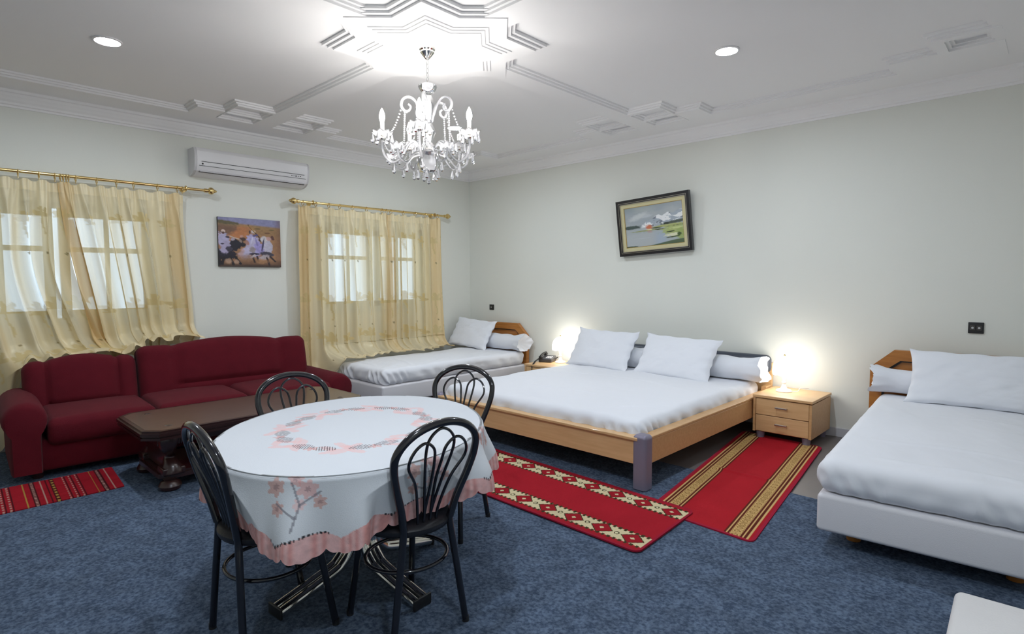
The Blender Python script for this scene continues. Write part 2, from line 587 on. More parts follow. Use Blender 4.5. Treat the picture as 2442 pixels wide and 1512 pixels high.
# ------------------------------------------------------------------ carpet and rugs
mb = MB().box((3.52, (-6.9 - 1.74) / 2, 0.004), (6.9, 6.9 - 1.74, 0.008))
tag(mb.build('carpet', M['carpet'], smooth=False), 'large mottled blue carpet covering most of the floor', 'carpet')

def rug(name, c00, c10, c01, c11, nu, nv, fn, z=0.009, th=0.006, rad=0.05, wav=0.0, zfun=None):
    """bilinear patch: u along the length (c00->c10), v across (c00->c01); fn(U,V metres)->colour"""
    u = np.linspace(0, 1, nu); v = np.linspace(0, 1, nv)
    U, Vv = np.meshgrid(u, v, indexing='ij')
    c00, c10, c01, c11 = [np.array(c, float) for c in (c00, c10, c01, c11)]
    L = np.linalg.norm(c10 - c00); W = np.linalg.norm(c01 - c00)
    # round the corners by squeezing the length at the side rows
    d = np.minimum(Vv, 1 - Vv) * W
    cut = np.where(d < rad, rad - np.sqrt(np.maximum(rad ** 2 - (rad - d) ** 2, 0)), 0) / L
    Uu = cut + U * (1 - 2 * cut)
    P2 = (c00[None, None] * ((1 - Uu) * (1 - Vv))[..., None] + c10 * (Uu * (1 - Vv))[..., None]
          + c01 * ((1 - Uu) * Vv)[..., None] + c11 * (Uu * Vv)[..., None])
    Z = z + th + wav * (fbm(U * L * 3, Vv * W * 3) - 0.5)
    if zfun is not None: Z = Z + zfun(U * L, Vv * W)
    P = np.concatenate([P2, Z[..., None]], 2)
    col = fn(Uu * L, Vv * W, L, W).reshape(-1, 3)
    mb = MB().grid(P)
    # edge skirt
    ring_i = [(0, j) for j in range(nv)] + [(i, nv - 1) for i in range(1, nu)] + \
             [(nu - 1, j) for j in range(nv - 2, -1, -1)] + [(i, 0) for i in range(nu - 2, 0, -1)]
    top = np.array([P[i, j] for i, j in ring_i]); bot = top.copy(); bot[:, 2] = z - 0.002
    n = len(ring_i)
    mb.add(np.concatenate([top, bot]), [(k, (k + 1) % n, n + (k + 1) % n, n + k) for k in range(n)])
    cr = col.reshape(nu, nv, 3)
    edge = np.array([cr[i, j] for i, j in ring_i])
    o = mb.build(name, M['rug'], angle=0, col=np.concatenate([col, edge, edge]))
    fix_normals(o)
    return o

RED = np.array(lin(158, 28, 40)); DRED = np.array(lin(120, 24, 32)); BEI = np.array(lin(208, 194, 156))
DGRN = np.array(lin(62, 54, 34)); TAN = np.array(lin(208, 172, 114)); BRN = np.array(lin(92, 36, 26))
def rug_diamond(U, Vv, L, W):
    col = np.empty(U.shape + (3,)); col[:] = RED
    col *= (0.9 + 0.25 * fbm(U * 9, Vv * 2.5))[..., None]
    per = 0.200
    for s in (0, 1):
        d = Vv if s == 0 else W - Vv           # distance from the long edge
        b0, b1 = 0.045, 0.185
        t = (d - b0) / (b1 - b0)
        saw = 0.07 * (np.abs(((U / 0.036) % 1) - 0.5) * 2 > 0.5)
        band = (t > 0.06) & (t < 0.94)
        saw_z = ((t > -0.04) & (t < 0.06 + saw)) | ((t < 1.04) & (t > 0.94 - saw))
        col[band] = BEI
        col[saw_z & (np.abs(((U / 0.036) % 1) - 0.5) * 2 > 0.5)] = DGRN
        ph = ((U / per) % 1) - 0.5
        man = np.abs(ph) * per / 0.066 + np.abs(t - 0.5) / 0.42
        col[(man < 1.14) & band] = DGRN
        col[(man < 1.0) & band] = RED * 0.9
        col[(man < 0.24)] = BEI
        ph2 = (((U + per / 2) / per) % 1) - 0.5
        r2 = np.sqrt((ph2 * per / 0.016) ** 2 + ((t - 0.5) / 0.12) ** 2)
        col[(r2 < 1) & band] = DGRN
        col[(r2 < 0.55) & band] = np.array(lin(220, 210, 170))
    edge = np.minimum(np.minimum(Vv, W - Vv), np.minimum(U, L - U)) < 0.016
    col[edge] = np.array(lin(150, 30, 52))
    return col
r_ = rug('runner_rug', (4.745, -3.165), (2.55, -3.125), (4.715, -2.475), (2.56, -2.385), 520, 150, rug_diamond,
         z=0.016, th=0.007, wav=0.004)
tag(r_, 'red runner rug with beige diamond borders at the foot of the double bed', 'rug')

def rug_band(U, Vv, L, W):
    col = np.empty(U.shape + (3,)); col[:] = np.array(lin(168, 30, 40))
    col *= (0.92 + 0.2 * fbm(U * 7, Vv * 7))[..., None]
    for s in (0, 1):
        d = Vv if s == 0 else W - Vv
        def st(a, b, c): col[(d >= a) & (d < b)] = c
        st(0.034, 0.042, TAN); st(0.042, 0.060, BRN); st(0.060, 0.067, TAN)
        st(0.067, 0.078, BRN); st(0.078, 0.140, TAN); st(0.140, 0.150, BRN); st(0.150, 0.157, TAN); st(0.157, 0.170, BRN)
        t = (d - 0.109) / 0.031
        ph = (U / 0.052) % 1
        r2 = np.sqrt(((ph - 0.5) / 0.30) ** 2 + (t / 0.62) ** 2)
        olv = np.array(lin(142, 108, 60))
        inb = np.abs(t) < 0.98
        col[inb & (r2 < 1.0) & (r2 > 0.55)] = olv
        col[inb & (r2 < 0.2)] = olv
        col[inb & ((ph < 0.07) | (ph > 0.93)) & (np.abs(t) < 0.7)] = olv
        sw = np.abs(np.abs(t) - 0.85 + 0.06 * np.sign(np.sin(U / 0.052 * 4 * PI))) < 0.07
        col[inb & sw] = olv
    edge = np.minimum(np.minimum(Vv, W - Vv), np.minimum(U, L - U)) < 0.016
    col[edge] = np.array(lin(160, 34, 58))
    return col
r_ = rug('runner_rug', (5.118, -2.64), (4.868, -0.50), (4.475, -2.60), (4.185, -0.43), 420, 170, rug_band, z=0.009, th=0.006, wav=0.003,
         zfun=lambda U, V: 0.010 * np.exp(-((U - 1.02 + 0.06 * V) / 0.025) ** 2) * smooth(0.1, 0.2, V) * (1 - smooth(0.48, 0.6, V)))
tag(r_, 'red runner rug with two tan striped bands in front of the bedside cabinet', 'rug')

def rug_mat(U, Vv, L, W):
    col = np.empty(U.shape + (3,)); col[:] = np.array(lin(148, 24, 36))
    col *= (0.85 + 0.35 * fbm(U * 3, Vv * 30))[..., None]
    dark = np.array(lin(70, 18, 24)); wht = np.array(lin(172, 134, 122)); yel = np.array(lin(160, 128, 62))
    def line(a, w, c, dash=None):
        m = np.abs(U - a) < w / 2
        if dash: m &= ((Vv / dash) % 1) < 0.55
        col[m] = c
    for b in np.arange(0.05, L, 0.36):
        line(b, 0.008, wht); line(b + 0.045, 0.03, dark); line(b + 0.045, 0.014, wht, 0.03); line(b + 0.09, 0.006, yel)
        for k in (0, 1, 2): line(b + 0.17 + 0.035 * k, 0.009, wht, 0.05); line(b + 0.158 + 0.035 * k, 0.006, dark)
        line(b + 0.30, 0.024, dark); line(b + 0.30, 0.014, yel, 0.06); line(b + 0.33, 0.006, dark)
    return col
r_ = rug('striped_mat', (1.71, -4.70), (1.74, -6.1), (1.17, -4.665), (1.17, -6.1), 400, 80, rug_mat, z=0.009, th=0.005, rad=0.01, wav=0.003)
tag(r_, 'red woven mat with thin striped rows on the carpet before the maroon sofa', 'mat')

# ------------------------------------------------------------------ beds
def headboard_poly(w, h, ch, top=None):
    return [(-w / 2, 0), (w / 2, 0), (w / 2, h - ch), (w / 2 - ch * 1.08, h), (-w / 2 + ch * 1.08, h), (-w / 2, h - ch)]

def mattress(name, cx, cy, z0, sx, sy, h, rz, label, r=0.06, wrinkle=0.012, seed=0, fa=0.013, creases=()):
    V, F = rounded_box(sx / 2, sy / 2, h / 2, r, (96, 150, 8), 5)
    x, y, z = V[:, 0], V[:, 1], V[:, 2]
    n1 = fbm(x * 3.2 + seed, y * 3.2 + seed, 4) - 0.5
    n2 = fbm(x * 9 + y * 4 + seed * 3, y * 2.2 + seed, 3) - 0.5
    topw = smooth(-0.02, h / 2, z)
    crown = 0.016 * (1 - (2 * x / sx) ** 4) * (1 - (2 * y / sy) ** 4)
    V2 = V.copy()
    V2[:, 2] += topw * (crown + wrinkle * 1.2 * n1 + wrinkle * 0.8 * n2)
    for x0, y0, x1, y1, hh in creases:
        dx, dy = x1 - x0, y1 - y0
        q = np.clip(((x - x0) * dx + (y - y0) * dy) / (dx * dx + dy * dy), 0, 1)
        dist = np.hypot(x - x0 - q * dx, y - y0 - q * dy + 0.02 * np.sin(q * 7))
        V2[:, 2] += topw * hh * np.exp(-(dist / 0.020) ** 2) * np.sin(PI * np.clip(q, 0.02, 0.98))
    # gathered folds of the sheet on the sides and especially at the foot corners
    side = 1 - smooth(-h * 0.1, h * 0.5, z)
    ex = np.abs(x) > sx / 2 - r * 1.2
    ey = np.abs(y) > sy / 2 - r * 1.2
    fold = np.sin(y * 21 + 3 * np.sin(y * 5 + seed) + z * 16) * 0.5 + np.sin(y * 47 + z * 30) * 0.3 * vnoise(y * 3, z * 5)
    foldx = np.sin(x * 17 + 2.4 * np.sin(x * 7 + seed) + z * 18) * 0.5 + np.sin(x * 39 - z * 26) * 0.3
    V2[:, 0] += np.where(ex, np.sign(x) * side * (fa * fold), 0)
    V2[:, 1] += np.where(ey, np.sign(y) * side * (fa * 1.1 * foldx), 0)
    corner = ex & (y < -sy / 2 + 0.30)
    V2[:, 0] += np.where(corner, np.sign(x) * side * fa * 0.8 * np.sin(y * 75 + z * 40), 0)
    cornery = ey & (y < 0) & (np.abs(x) > sx / 2 - 0.3)
    V2[:, 1] += np.where(cornery, -side * fa * 0.8 * np.sin(x * 75 + z * 40), 0)
    mb = MB().add(V2, F)
    o = mb.build(name, M['sheet'], angle=0)
    o.location = (cx, cy, z0 + h / 2)
    o.rotation_euler = (0, 0, rz)
    tag(o, label, 'mattress')
    return o

def pillow(name, w, h, t, loc, rot, label, group=None, seed=0.0, m='pillow', n=44):
    u = np.linspace(-1, 1, n)
    U, Vv = np.meshgrid(u, u, indexing='ij')
    base = np.maximum((1 - U ** 2) * (1 - Vv ** 2), 0)
    th = t / 2 * base ** 0.36
    fl = 1 - smooth(0.0, 0.10, base)
    sag = 1 + 0.05 * (np.abs(U * Vv)) ** 2
    X = w / 2 * U * (1 - 0.045 * (1 - Vv ** 2) * 0) * (1 - 0.03 * (1 - np.abs(Vv) ** 3) * np.abs(U) ** 3) * sag
    Y = h / 2 * Vv * (1 - 0.04 * (1 - np.abs(U) ** 3) * np.abs(Vv) ** 3) * sag
    wr = (fbm(U * 3 + seed, Vv * 3 + seed * 2, 4) - 0.5) * 0.022 + (fbm(U * 7 - Vv * 4 + seed, Vv * 2 + seed) - 0.5) * 0.014
    rim = 0.010 * np.sin(U * 12 + seed) * np.abs(Vv) ** 8 + 0.010 * np.sin(Vv * 13 + seed) * np.abs(U) ** 8
    mb = MB()
    top = np.stack([X, Y, th + wr * base ** 0.3 + rim + 0.002], 2)
    bot = np.stack([X, Y, -th + wr * 0.5 * base ** 0.3 + rim - 0.002], 2)
    mb.grid(top)
    mb.grid(bot[::-1])
    # close the rim
    ring = [(0, j) for j in range(n)] + [(i, n - 1) for i in range(1, n)] + [(n - 1, j) for j in range(n - 2, -1, -1)] + [(i, 0) for i in range(n - 2, 0, -1)]
    a = np.array([top[i, j] for i, j in ring]); b = np.array([bot[i, j] for i, j in ring]); k = len(ring)
    mb.add(np.concatenate([a, b]), [(i, (i + 1) % k, k + (i + 1) % k, k + i) for i in range(k)])
    o = mb.build(name, M[m], angle=0)
    fix_normals(o)
    o.location = loc
    o.rotation_euler = rot
    tag(o, label, 'pillow', group)
    return o

def bolster(name, L, r, loc, rz, label, ruffle=(True, True), seed=0.0):
    """long round cushion along local x, case gathered into a loose ruffle at the ends"""
    nu, nv = 120, 40
    u = np.linspace(-1, 1, nu)
    a = np.linspace(0, 2 * PI, nv, endpoint=False)
    U, A = np.meshgrid(u, a, indexing='ij')
    X = U * L / 2
    d = L / 2 - np.abs(X)
    body = 0.93 + 0.07 * smooth(0.05, 0.16, np.abs(d - 0.14) + 0.02)
    rf = smooth(0.12, 0.0, d) if False else (1 - smooth(0.0, 0.14, d))
    rad = r * body * (1 + 0.05 * (fbm(X * 5 + seed, np.cos(A) * 2 + seed) - 0.5) * 2 + 0.03 * np.sin(X * 30 + 2 * A + seed))
    for s, on in ((-1, ruffle[0]), (1, ruffle[1])):
        if on:
            k = rf * (np.sign(X) == s)
            rad = rad * (1 + k * (0.20 + 0.06 * np.sin(5 * A + seed + 5 * d) + 0.05 * np.sin(11 * A + 2) + 0.035 * np.sin(17 * A)))
            X = X + k * s * 0.020 * (1.6 + np.sin(3 * A + seed) + 0.4 * np.sin(9 * A))
    Y = rad * np.cos(A); Z = rad * np.sin(A)
    Z = np.where(Z < -r * 0.86, -r * 0.86 + (Z + r * 0.86) * 0.25, Z)
    mb = MB().grid(np.stack([X, Y, Z], 2), closed_u=True)
    for e, sgn in ((0, 1), (nu - 1, -1)):
        P = np.stack([X[e], Y[e], Z[e]], 1)
        cc = np.array([[X[e].mean() + sgn * 0.10, 0, 0]])
        nn = len(P)
        mb.add(np.concatenate([P, cc]), [(i, (i + 1) % nn, nn) for i in range(nn)])
    o = mb.build(name, M['pillow'], angle=0)
    fix_normals(o)
    o.location = loc
    o.rotation_euler = (0, 0, rz)
    tag(o, label, 'bolster')
    return o

def single_bed(cx, head_y, w, length, rz, label, hbw, hbx):
    """head at local y=0, foot towards -y"""
    b = empty('single_bed', (cx, head_y, 0), rz, label=label, cat='bed')
    zb0, zb1 = 0.10, 0.295
    V, F = rounded_box(w / 2, (length - 0.06) / 2, (zb1 - zb0) / 2, 0.022, (2, 2, 1), 3)
    MB().add(V + np.array((0, -0.06 - (length - 0.06) / 2, (zb0 + zb1) / 2)), F).build('bed_base', M['bedbase'], b)
    for sx in (-1, 1):
        for yy in (-0.25, -length + 0.22):
            z_ = 0.0085 if yy < -1.7 else 0.0
            MB().lathe([(0.032, z_), (0.034, 0.01), (0.040, 0.098), (0.036, 0.11)], (sx * (w / 2 - 0.14), yy, 0), 14).build('leg', M['oak'], b)
    h = 0.82
    Mx = Matrix.Translation((hbx, -0.002, 0)) @ Matrix.Rotation(PI / 2, 4, 'X')
    op = headboard_poly(hbw, h, 0.15)
    ip = [(-hbw / 2 + .085, 0.0), (hbw / 2 - .085, 0.0), (hbw / 2 - .085, h - .185), (hbw / 2 - .205, h - .085), (-hbw / 2 + .205, h - .085), (-hbw / 2 + .085, h - .185)]
    ip2 = [(x * 0.965, y * 0.985) for x, y in ip]
    hb = MB().ring(op, ip, 0.0, 0.05, Mx).build('headboard', M['oak'], b, smooth=False)
    fix_normals(hb)
    t = MB().ring(ip, ip2, 0.0, 0.036, Mx).build('trim', M['blackmatt'], hb, smooth=False)
    fix_normals(t)
    p = MB().prism(ip2, 0.006, 0.024, Mx).build('panel', M['oak'], hb, smooth=False)
    fix_normals(p)
    return b

# bed in the far corner (head on the back wall, beside the left wall)
LBX = 0.745
single_bed(LBX, -0.022, 0.93, 2.30, 0.0, 'single bed with white base and honey wood headboard in the room corner by the curtains', 0.98, -0.055)
mattress('mattress', LBX, -1.205, 0.296, 0.92, 2.18, 0.17, 0.0, 'thin white sheeted mattress on the bed beside the gold curtains', seed=2.0, wrinkle=0.020, fa=0.016,
         creases=((-0.3, 0.2, 0.4, 0.1, 0.008), (-0.2, -0.5, 0.44, -0.7, 0.010), (-0.3, -0.9, 0.2, -1.0, 0.008)))
bolster('bolster', 0.86, 0.105, (0.80, -0.19, 0.575), 0.0, 'round white bolster behind the pillow of the corner bed', (False, True), 1.0)
pillow('pillow', 0.66, 0.42, 0.13, (0.43, -0.36, 0.675), (math.radians(58), math.radians(4), math.radians(6)),
       'square white pillow propped up on the bed beside the gold curtains', seed=3.1)

# bed at the right (head on the back wall)
RB = math.radians(4.2)
RBX = 5.655
single_bed(RBX, -0.066, 0.93, 2.36, RB, 'single bed with white base and honey wood headboard right of the bedside cabinet', 1.10, 0.005)
ml = Matrix.Rotation(RB, 3, 'Z') @ Vector((0, -1.225, 0))
mattress('mattress', RBX + ml.x, -0.066 + ml.y, 0.296, 0.945, 2.27, 0.18, RB, 'white sheeted mattress on the bed under the double wall socket', seed=5.0, wrinkle=0.014, r=0.07, fa=0.006,
         creases=((-0.40, -0.55, 0.45, -0.62, 0.008), (-0.30, -0.95, 0.47, -1.0, 0.010), (-0.45, 0.85, 0.2, 0.80, 0.009), (-0.2, 0.35, 0.4, 0.3, 0.006)))
bolster('bolster', 0.94, 0.10, (5.66, -0.235, 0.585), RB, 'white bolster with a frilled end at the headboard of the bed under the double socket', (True, True), 2.2)
pillow('pillow', 0.80, 0.43, 0.15, (5.83, -0.40, 0.665), (math.radians(56), math.radians(0), math.radians(3)),
       'wide white pillow leaning on the bolster under the double wall socket', seed=8.3)

# double bed
DX0, DX1, DY0 = 2.13, 4.318, -2.385
db = empty('double_bed', ((DX0 + DX1) / 2, -0.02, 0), label='low beech double bed with lilac grey corner posts and dark headboard roll', cat='bed')
cxd = (DX0 + DX1) / 2
def L(x, y, z): return (x - cxd, y + 0.02, z)
RZ0, RZ1 = 0.175, 0.335
def rail(x0, x1, y0, y1):
    o = MB().box(L((x0 + x1) / 2, (y0 + y1) / 2, (RZ0 + RZ1) / 2), (x1 - x0, y1 - y0, RZ1 - RZ0), 0.004).build('rail', M['beech'], db, smooth=False)
    return o
rl = rail(DX0 + 0.04, DX1 - 0.04, DY0 + 0.010, DY0 + 0.038)
MB().box(L(cxd, DY0 + 0.045, RZ1 + 0.011), (DX1 - DX0 - 0.11, 0.105, 0.022), 0.006).build('ledge', M['beech'], rl, smooth=False)
for s in (-1, 1):
    x = (DX0 + 0.024) if s < 0 else (DX1 - 0.024)
    rl = MB().box(L(x, (DY0 + 0.05 - 0.15) / 2, (RZ0 + RZ1) / 2), (0.028, -0.15 - DY0 - 0.05, RZ1 - RZ0), 0.004).build('rail', M['beech2'], db, smooth=False)
    MB().box(L(x - s * 0.024, (DY0 + 0.05 - 0.15) / 2, RZ1 + 0.011), (0.08, -0.15 - DY0 - 0.05, 0.022), 0.006).build('ledge', M['beech2'], rl, smooth=False)
    # corner post at the foot (rounded outer corner, domed top)
    xx = DX0 + 0.045 if s < 0 else DX1 - 0.045
    V, F = rounded_box(0.052, 0.052, 0.182, 0.028, (1, 1, 1), 5)
    V[:, 2] = np.where(V[:, 2] < -0.1, np.minimum(V[:, 2], -0.181), V[:, 2])
    MB().add(V + np.array(L(xx, DY0 + 0.05, 0.182 + 0.012)), F).build('corner_post', M['lilac'], db)
    MB().box(L(xx - s * 0.005, -0.115, 0.20), (0.05, 0.14, 0.40), 0.006).build('head_post', M['beech'], db, smooth=False)
MB().box(L(cxd, DY0 / 2, 0.26), (DX1 - DX0 - 0.07, -DY0 - 0.15, 0.03)).build('slat_board', M['beech'], db, smooth=False)
MB().box(L(cxd, -0.045, 0.36), (DX1 - DX0 - 0.04, 0.03, 0.50), 0.006).build('headboard', M['beech'], db, smooth=False)
V, F = rounded_box((DX1 - DX0) / 2 - 0.02, 0.055, 0.085, 0.05, (8, 1, 1), 5)
MB().add(V + np.array(L(cxd, -0.095, 0.60)), F).build('headboard_roll', M['darkpad'], db)
mattress('mattress', cxd - 0.01, (DY0 - 0.12) / 2 + 0.01, 0.278, DX1 - DX0 - 0.16, -DY0 - 0.22, 0.17, 0.0,
         'wide white sheeted mattress in the low beech bed', seed=9.0, wrinkle=0.018, r=0.07, fa=0.015,
         creases=((-0.75, 0.15, 0.0, 0.30, 0.010), (0.0, 0.32, 0.8, 0.10, 0.009), (-0.5, -0.55, 0.35, -0.5, 0.008), (0.55, -0.9, 0.95, -0.5, 0.010), (-0.9, -0.3, -0.3, -0.1, 0.007)))
bolster('bolster', 2.02, 0.112, (cxd + 0.045, -0.295, 0.562), 0.0, 'very long white bolster across the head of the double bed', (True, True), 4.0)
pillow('pillow', 0.82, 0.45, 0.14, (2.63, -0.44, 0.64), (math.radians(60), 0, math.radians(-7)),
       'white pillow on the double bed on the side of the telephone cabinet', seed=1.4)
pillow('pillow', 0.80, 0.45, 0.14, (3.52, -0.46, 0.63), (math.radians(58), math.radians(1), math.radians(-4)),
       'white pillow on the double bed on the side of the drawer cabinet', seed=6.2)

# ------------------------------------------------------------------ bedside cabinets, lamps, telephone
def cabinet(x0, label):
    W_, D_, Hh = 0.475, 0.53, 0.40
    n = empty('bedside_cabinet', (x0 + W_ / 2, -0.04 - D_ / 2, 0), label=label, cat='cabinet')
    b = MB()
    b.box((-W_ / 2 + 0.010, 0, 0.215), (0.020, D_, 0.29)); b.box((W_ / 2 - 0.010, 0, 0.215), (0.020, D_, 0.29))
    b.box((0, D_ / 2 - 0.01, 0.215), (W_ - 0.04, 0.02, 0.29)); b.box((0, 0.01, 0.08), (W_ - 0.04, D_ - 0.02, 0.02))
    b.build('carcass', M['beech2'], n, smooth=False)
    MB().box((0, 0, 0.38), (W_ + 0.012, D_ + 0.012, 0.024), 0.005).build('top', M['beech'], n, smooth=False)
    for zc in (0.147, 0.292):
        d = MB().box((0, -D_ / 2 + 0.012, zc), (W_ - 0.046, 0.020, 0.140), 0.003).build('drawer', M['beech'], n, smooth=False)
        hd = MB()
        hd.box((0, -D_ / 2 - 0.024, zc + 0.008), (0.095, 0.008, 0.014), 0.003)
        for s in (-1, 1): hd.box((s * 0.042, -D_ / 2 - 0.011, zc + 0.008), (0.008, 0.024, 0.010))
        hd.build('handle', M['steel'], d, smooth=False)
    for sx in (-1, 1):
        for sy in (-1, 1):
            MB().lathe([(0.030, 0), (0.030, 0.004), (0.036, 0.072)], (sx * (W_ / 2 - 0.05), sy * (D_ / 2 - 0.05), 0), 16).build('leg', M['lilac'], n)
    return n
cabinet(4.322, 'beech bedside cabinet with two drawers beside the single bed')
cabinet(1.60, 'beech bedside cabinet holding the telephone, half hidden by the double bed')

def lamp(x, y, label):
    z = 0.392
    n = empty('table_lamp', (x, y, z), label=label, cat='lamp')
    MB().lathe([(0.066, 0.0), (0.068, 0.006), (0.060, 0.018), (0.030, 0.028), (0.020, 0.045), (0.014, 0.07)], seg=24).build('base', M['ceramic'], n)
    MB().lathe([(0.013, 0.066), (0.020, 0.078), (0.020, 0.086), (0.011, 0.096), (0.014, 0.115), (0.018, 0.13), (0.012, 0.15), (0.014, 0.185)], seg=16).build('stem', M['ceramic'], n)
    # tulip shaped glass shade with a scalloped rim
    prof = [(0.094, 0.160), (0.096, 0.172), (0.098, 0.195), (0.096, 0.225), (0.087, 0.258), (0.070, 0.285), (0.046, 0.303), (0.018, 0.312), (0.004, 0.314)]
    seg = 40
    V = []
    for k, (r, zz) in enumerate(prof):
        w = max(0, 1 - k / 5)
        for i in range(seg):
            a = 2 * PI * i / seg
            V.append((r * (1 + 0.05 * w * math.cos(10 * a)) * math.cos(a), r * (1 + 0.05 * w * math.cos(10 * a)) * math.sin(a), zz - 0.010 * w * abs(math.sin(5 * a))))
    MB().grid(np.array(V).reshape(len(prof), seg, 3), closed_u=True).build('shade', M['shade'], n, angle=0)
    MB().lathe([(0.010, 0.31), (0.006, 0.316), (0.009, 0.322), (0.006, 0.332), (0.001, 0.338)], seg=12).build('finial', M['brass'], n)
    cord = spline([(0.05, 0.03, 0.004), (0.10, 0.05, 0.006), (0.11, 0.09, 0.03), (0.14, 0.12, 0.03), (0.16, 0.17, 0.02)], 6)
    MB().tube(cord, 0.0028, 6).build('cord', M['ceramic'], n)
lamp(4.475, -0.27, 'lit white table lamp on the cabinet with visible drawers')
lamp(1.87, -0.22, 'lit white table lamp next to the telephone')

ph = empty('telephone', (1.69, -0.25, 0.392), math.radians(20), label='dark grey desk telephone with handset on the bedside cabinet', cat='telephone')
Vb, Fb = rounded_box(0.085, 0.095, 0.024, 0.012, (2, 2, 1), 3)
Vb[:, 2] += 0.020 * (Vb[:, 1] + 0.095) / 0.19 * (Vb[:, 2] > 0) + 0.025
MB().add(Vb, Fb).build('base', M['phone'], ph)
hs = MB().tube(spline([(-0.055, -0.10, 0.070), (-0.055, -0.05, 0.086), (-0.055, 0.03, 0.098), (-0.055, 0.10, 0.098)], 5), 0.014, 10)
hs.box((-0.055, -0.085, 0.062), (0.045, 0.05, 0.028), 0.010); hs.box((-0.055, 0.085, 0.084), (0.045, 0.05, 0.028), 0.010)
hs.build('handset', M['blackmatt'], ph)
kp = MB()
for i in range(3):
    for j in range(4): kp.box((0.005 + 0.026 * i, -0.06 + 0.026 * j, 0.052 + 0.0027 * j), (0.016, 0.016, 0.010), 0.003)
kp.build('keypad', M['offwhite'], ph)
MB().tube(spline([(0.09, 0.06, 0.03), (0.12, 0.02, 0.055), (0.14, -0.02, 0.06)], 5), 0.005, 8).build('aerial', M['blackmatt'], ph)
coil = []
path = spline([(-0.06, -0.11, 0.05), (-0.10, -0.15, 0.018), (-0.07, -0.27, 0.014), (-0.08, -0.318, -0.03), (-0.085, -0.322, -0.20)], 30)
for i, p_ in enumerate(path):
    a = i * 1.3
    coil.append((p_.x + 0.008 * math.cos(a), p_.y + 0.004 * math.sin(a), p_.z + 0.008 * math.sin(a)))
MB().tube(coil, 0.003, 5).build('cord', M['blackmatt'], ph)

# ------------------------------------------------------------------ wall things
def socket(x, z, w, h, label, gangs):
    s = empty('wall_socket', (x, 0, z), label=label, cat='socket')
    MB().box((0, -0.006, 0), (w, 0.012, h), 0.004).build('plate', M['blackmatt'], s)
    for i in range(gangs):
        xx = (i - (gangs - 1) / 2) * w * 0.42
        MB().box((xx, -0.013, 0), (w * (0.34 if gangs > 1 else 0.5), 0.006, h * 0.46), 0.002).build('socket_insert', M['socketface'], s)
        MB().lathe([(0.008, 0), (0.008, 0.003)], seg=10, M=Matrix.Translation((xx, -0.015, 0)) @ Matrix.Rotation(PI / 2, 4, 'X')).build('contact', M['steel'], s)
socket(0.46, 1.017, 0.085, 0.075, 'small black wall socket above the corner bed', 1)
socket(5.775, 1.020, 0.095, 0.085, 'black double wall socket above the single bed with the wide pillow', 2)

# framed painting
def canvas_grid(w, h, nu, nv, fn):
    """front facing -y picture in the xz plane; fn(s,t) colours, s 0..1 left-right, t 0..1 bottom-top"""
    s = np.linspace(0, 1, nu); t = np.linspace(0, 1, nv)
    S, T = np.meshgrid(s, t, indexing='ij')
    P = np.stack([(S - 0.5) * w, np.zeros_like(S), (T - 0.5) * h], 2)
    return P, fn(S, T).reshape(-1, 3)

class Canvas:
    def __init__(self, S, T):
        self.S, self.T = S, T
        self.c = np.zeros(S.shape + (3,))
        self.n = 1.5 * (fbm(S * 30, T * 30, 4) - 0.5)
    def fill(self, m, col, a=1.0):
        m = np.asarray(m, float)[..., None] * a
        self.c = self.c * (1 - m) + np.array(lin(*col)) * m
    def ell(self, cx, cy, rx, ry, col, rot=0.0, soft=0.12, wob=0.5, a=1.0):
        c, s = math.cos(rot), math.sin(rot)
        x = self.S - cx; y = self.T - cy
        r = np.sqrt(((c * x + s * y) / rx) ** 2 + ((-s * x + c * y) / ry) ** 2) + wob * self.n
        self.fill(1 - smooth(1 - soft, 1 + soft, r), col, a)
    def line(self, x0, y0, x1, y1, w, col, a=1.0):
        d = np.array((x1 - x0, y1 - y0)); l2 = d @ d
        t = np.clip(((self.S - x0) * d[0] + (self.T - y0) * d[1]) / l2, 0, 1)
        r = np.hypot(self.S - x0 - t * d[0], self.T - y0 - t * d[1]) + w * 0.6 * self.n
        self.fill(1 - smooth(w * 0.8, w * 1.2, r), col, a)

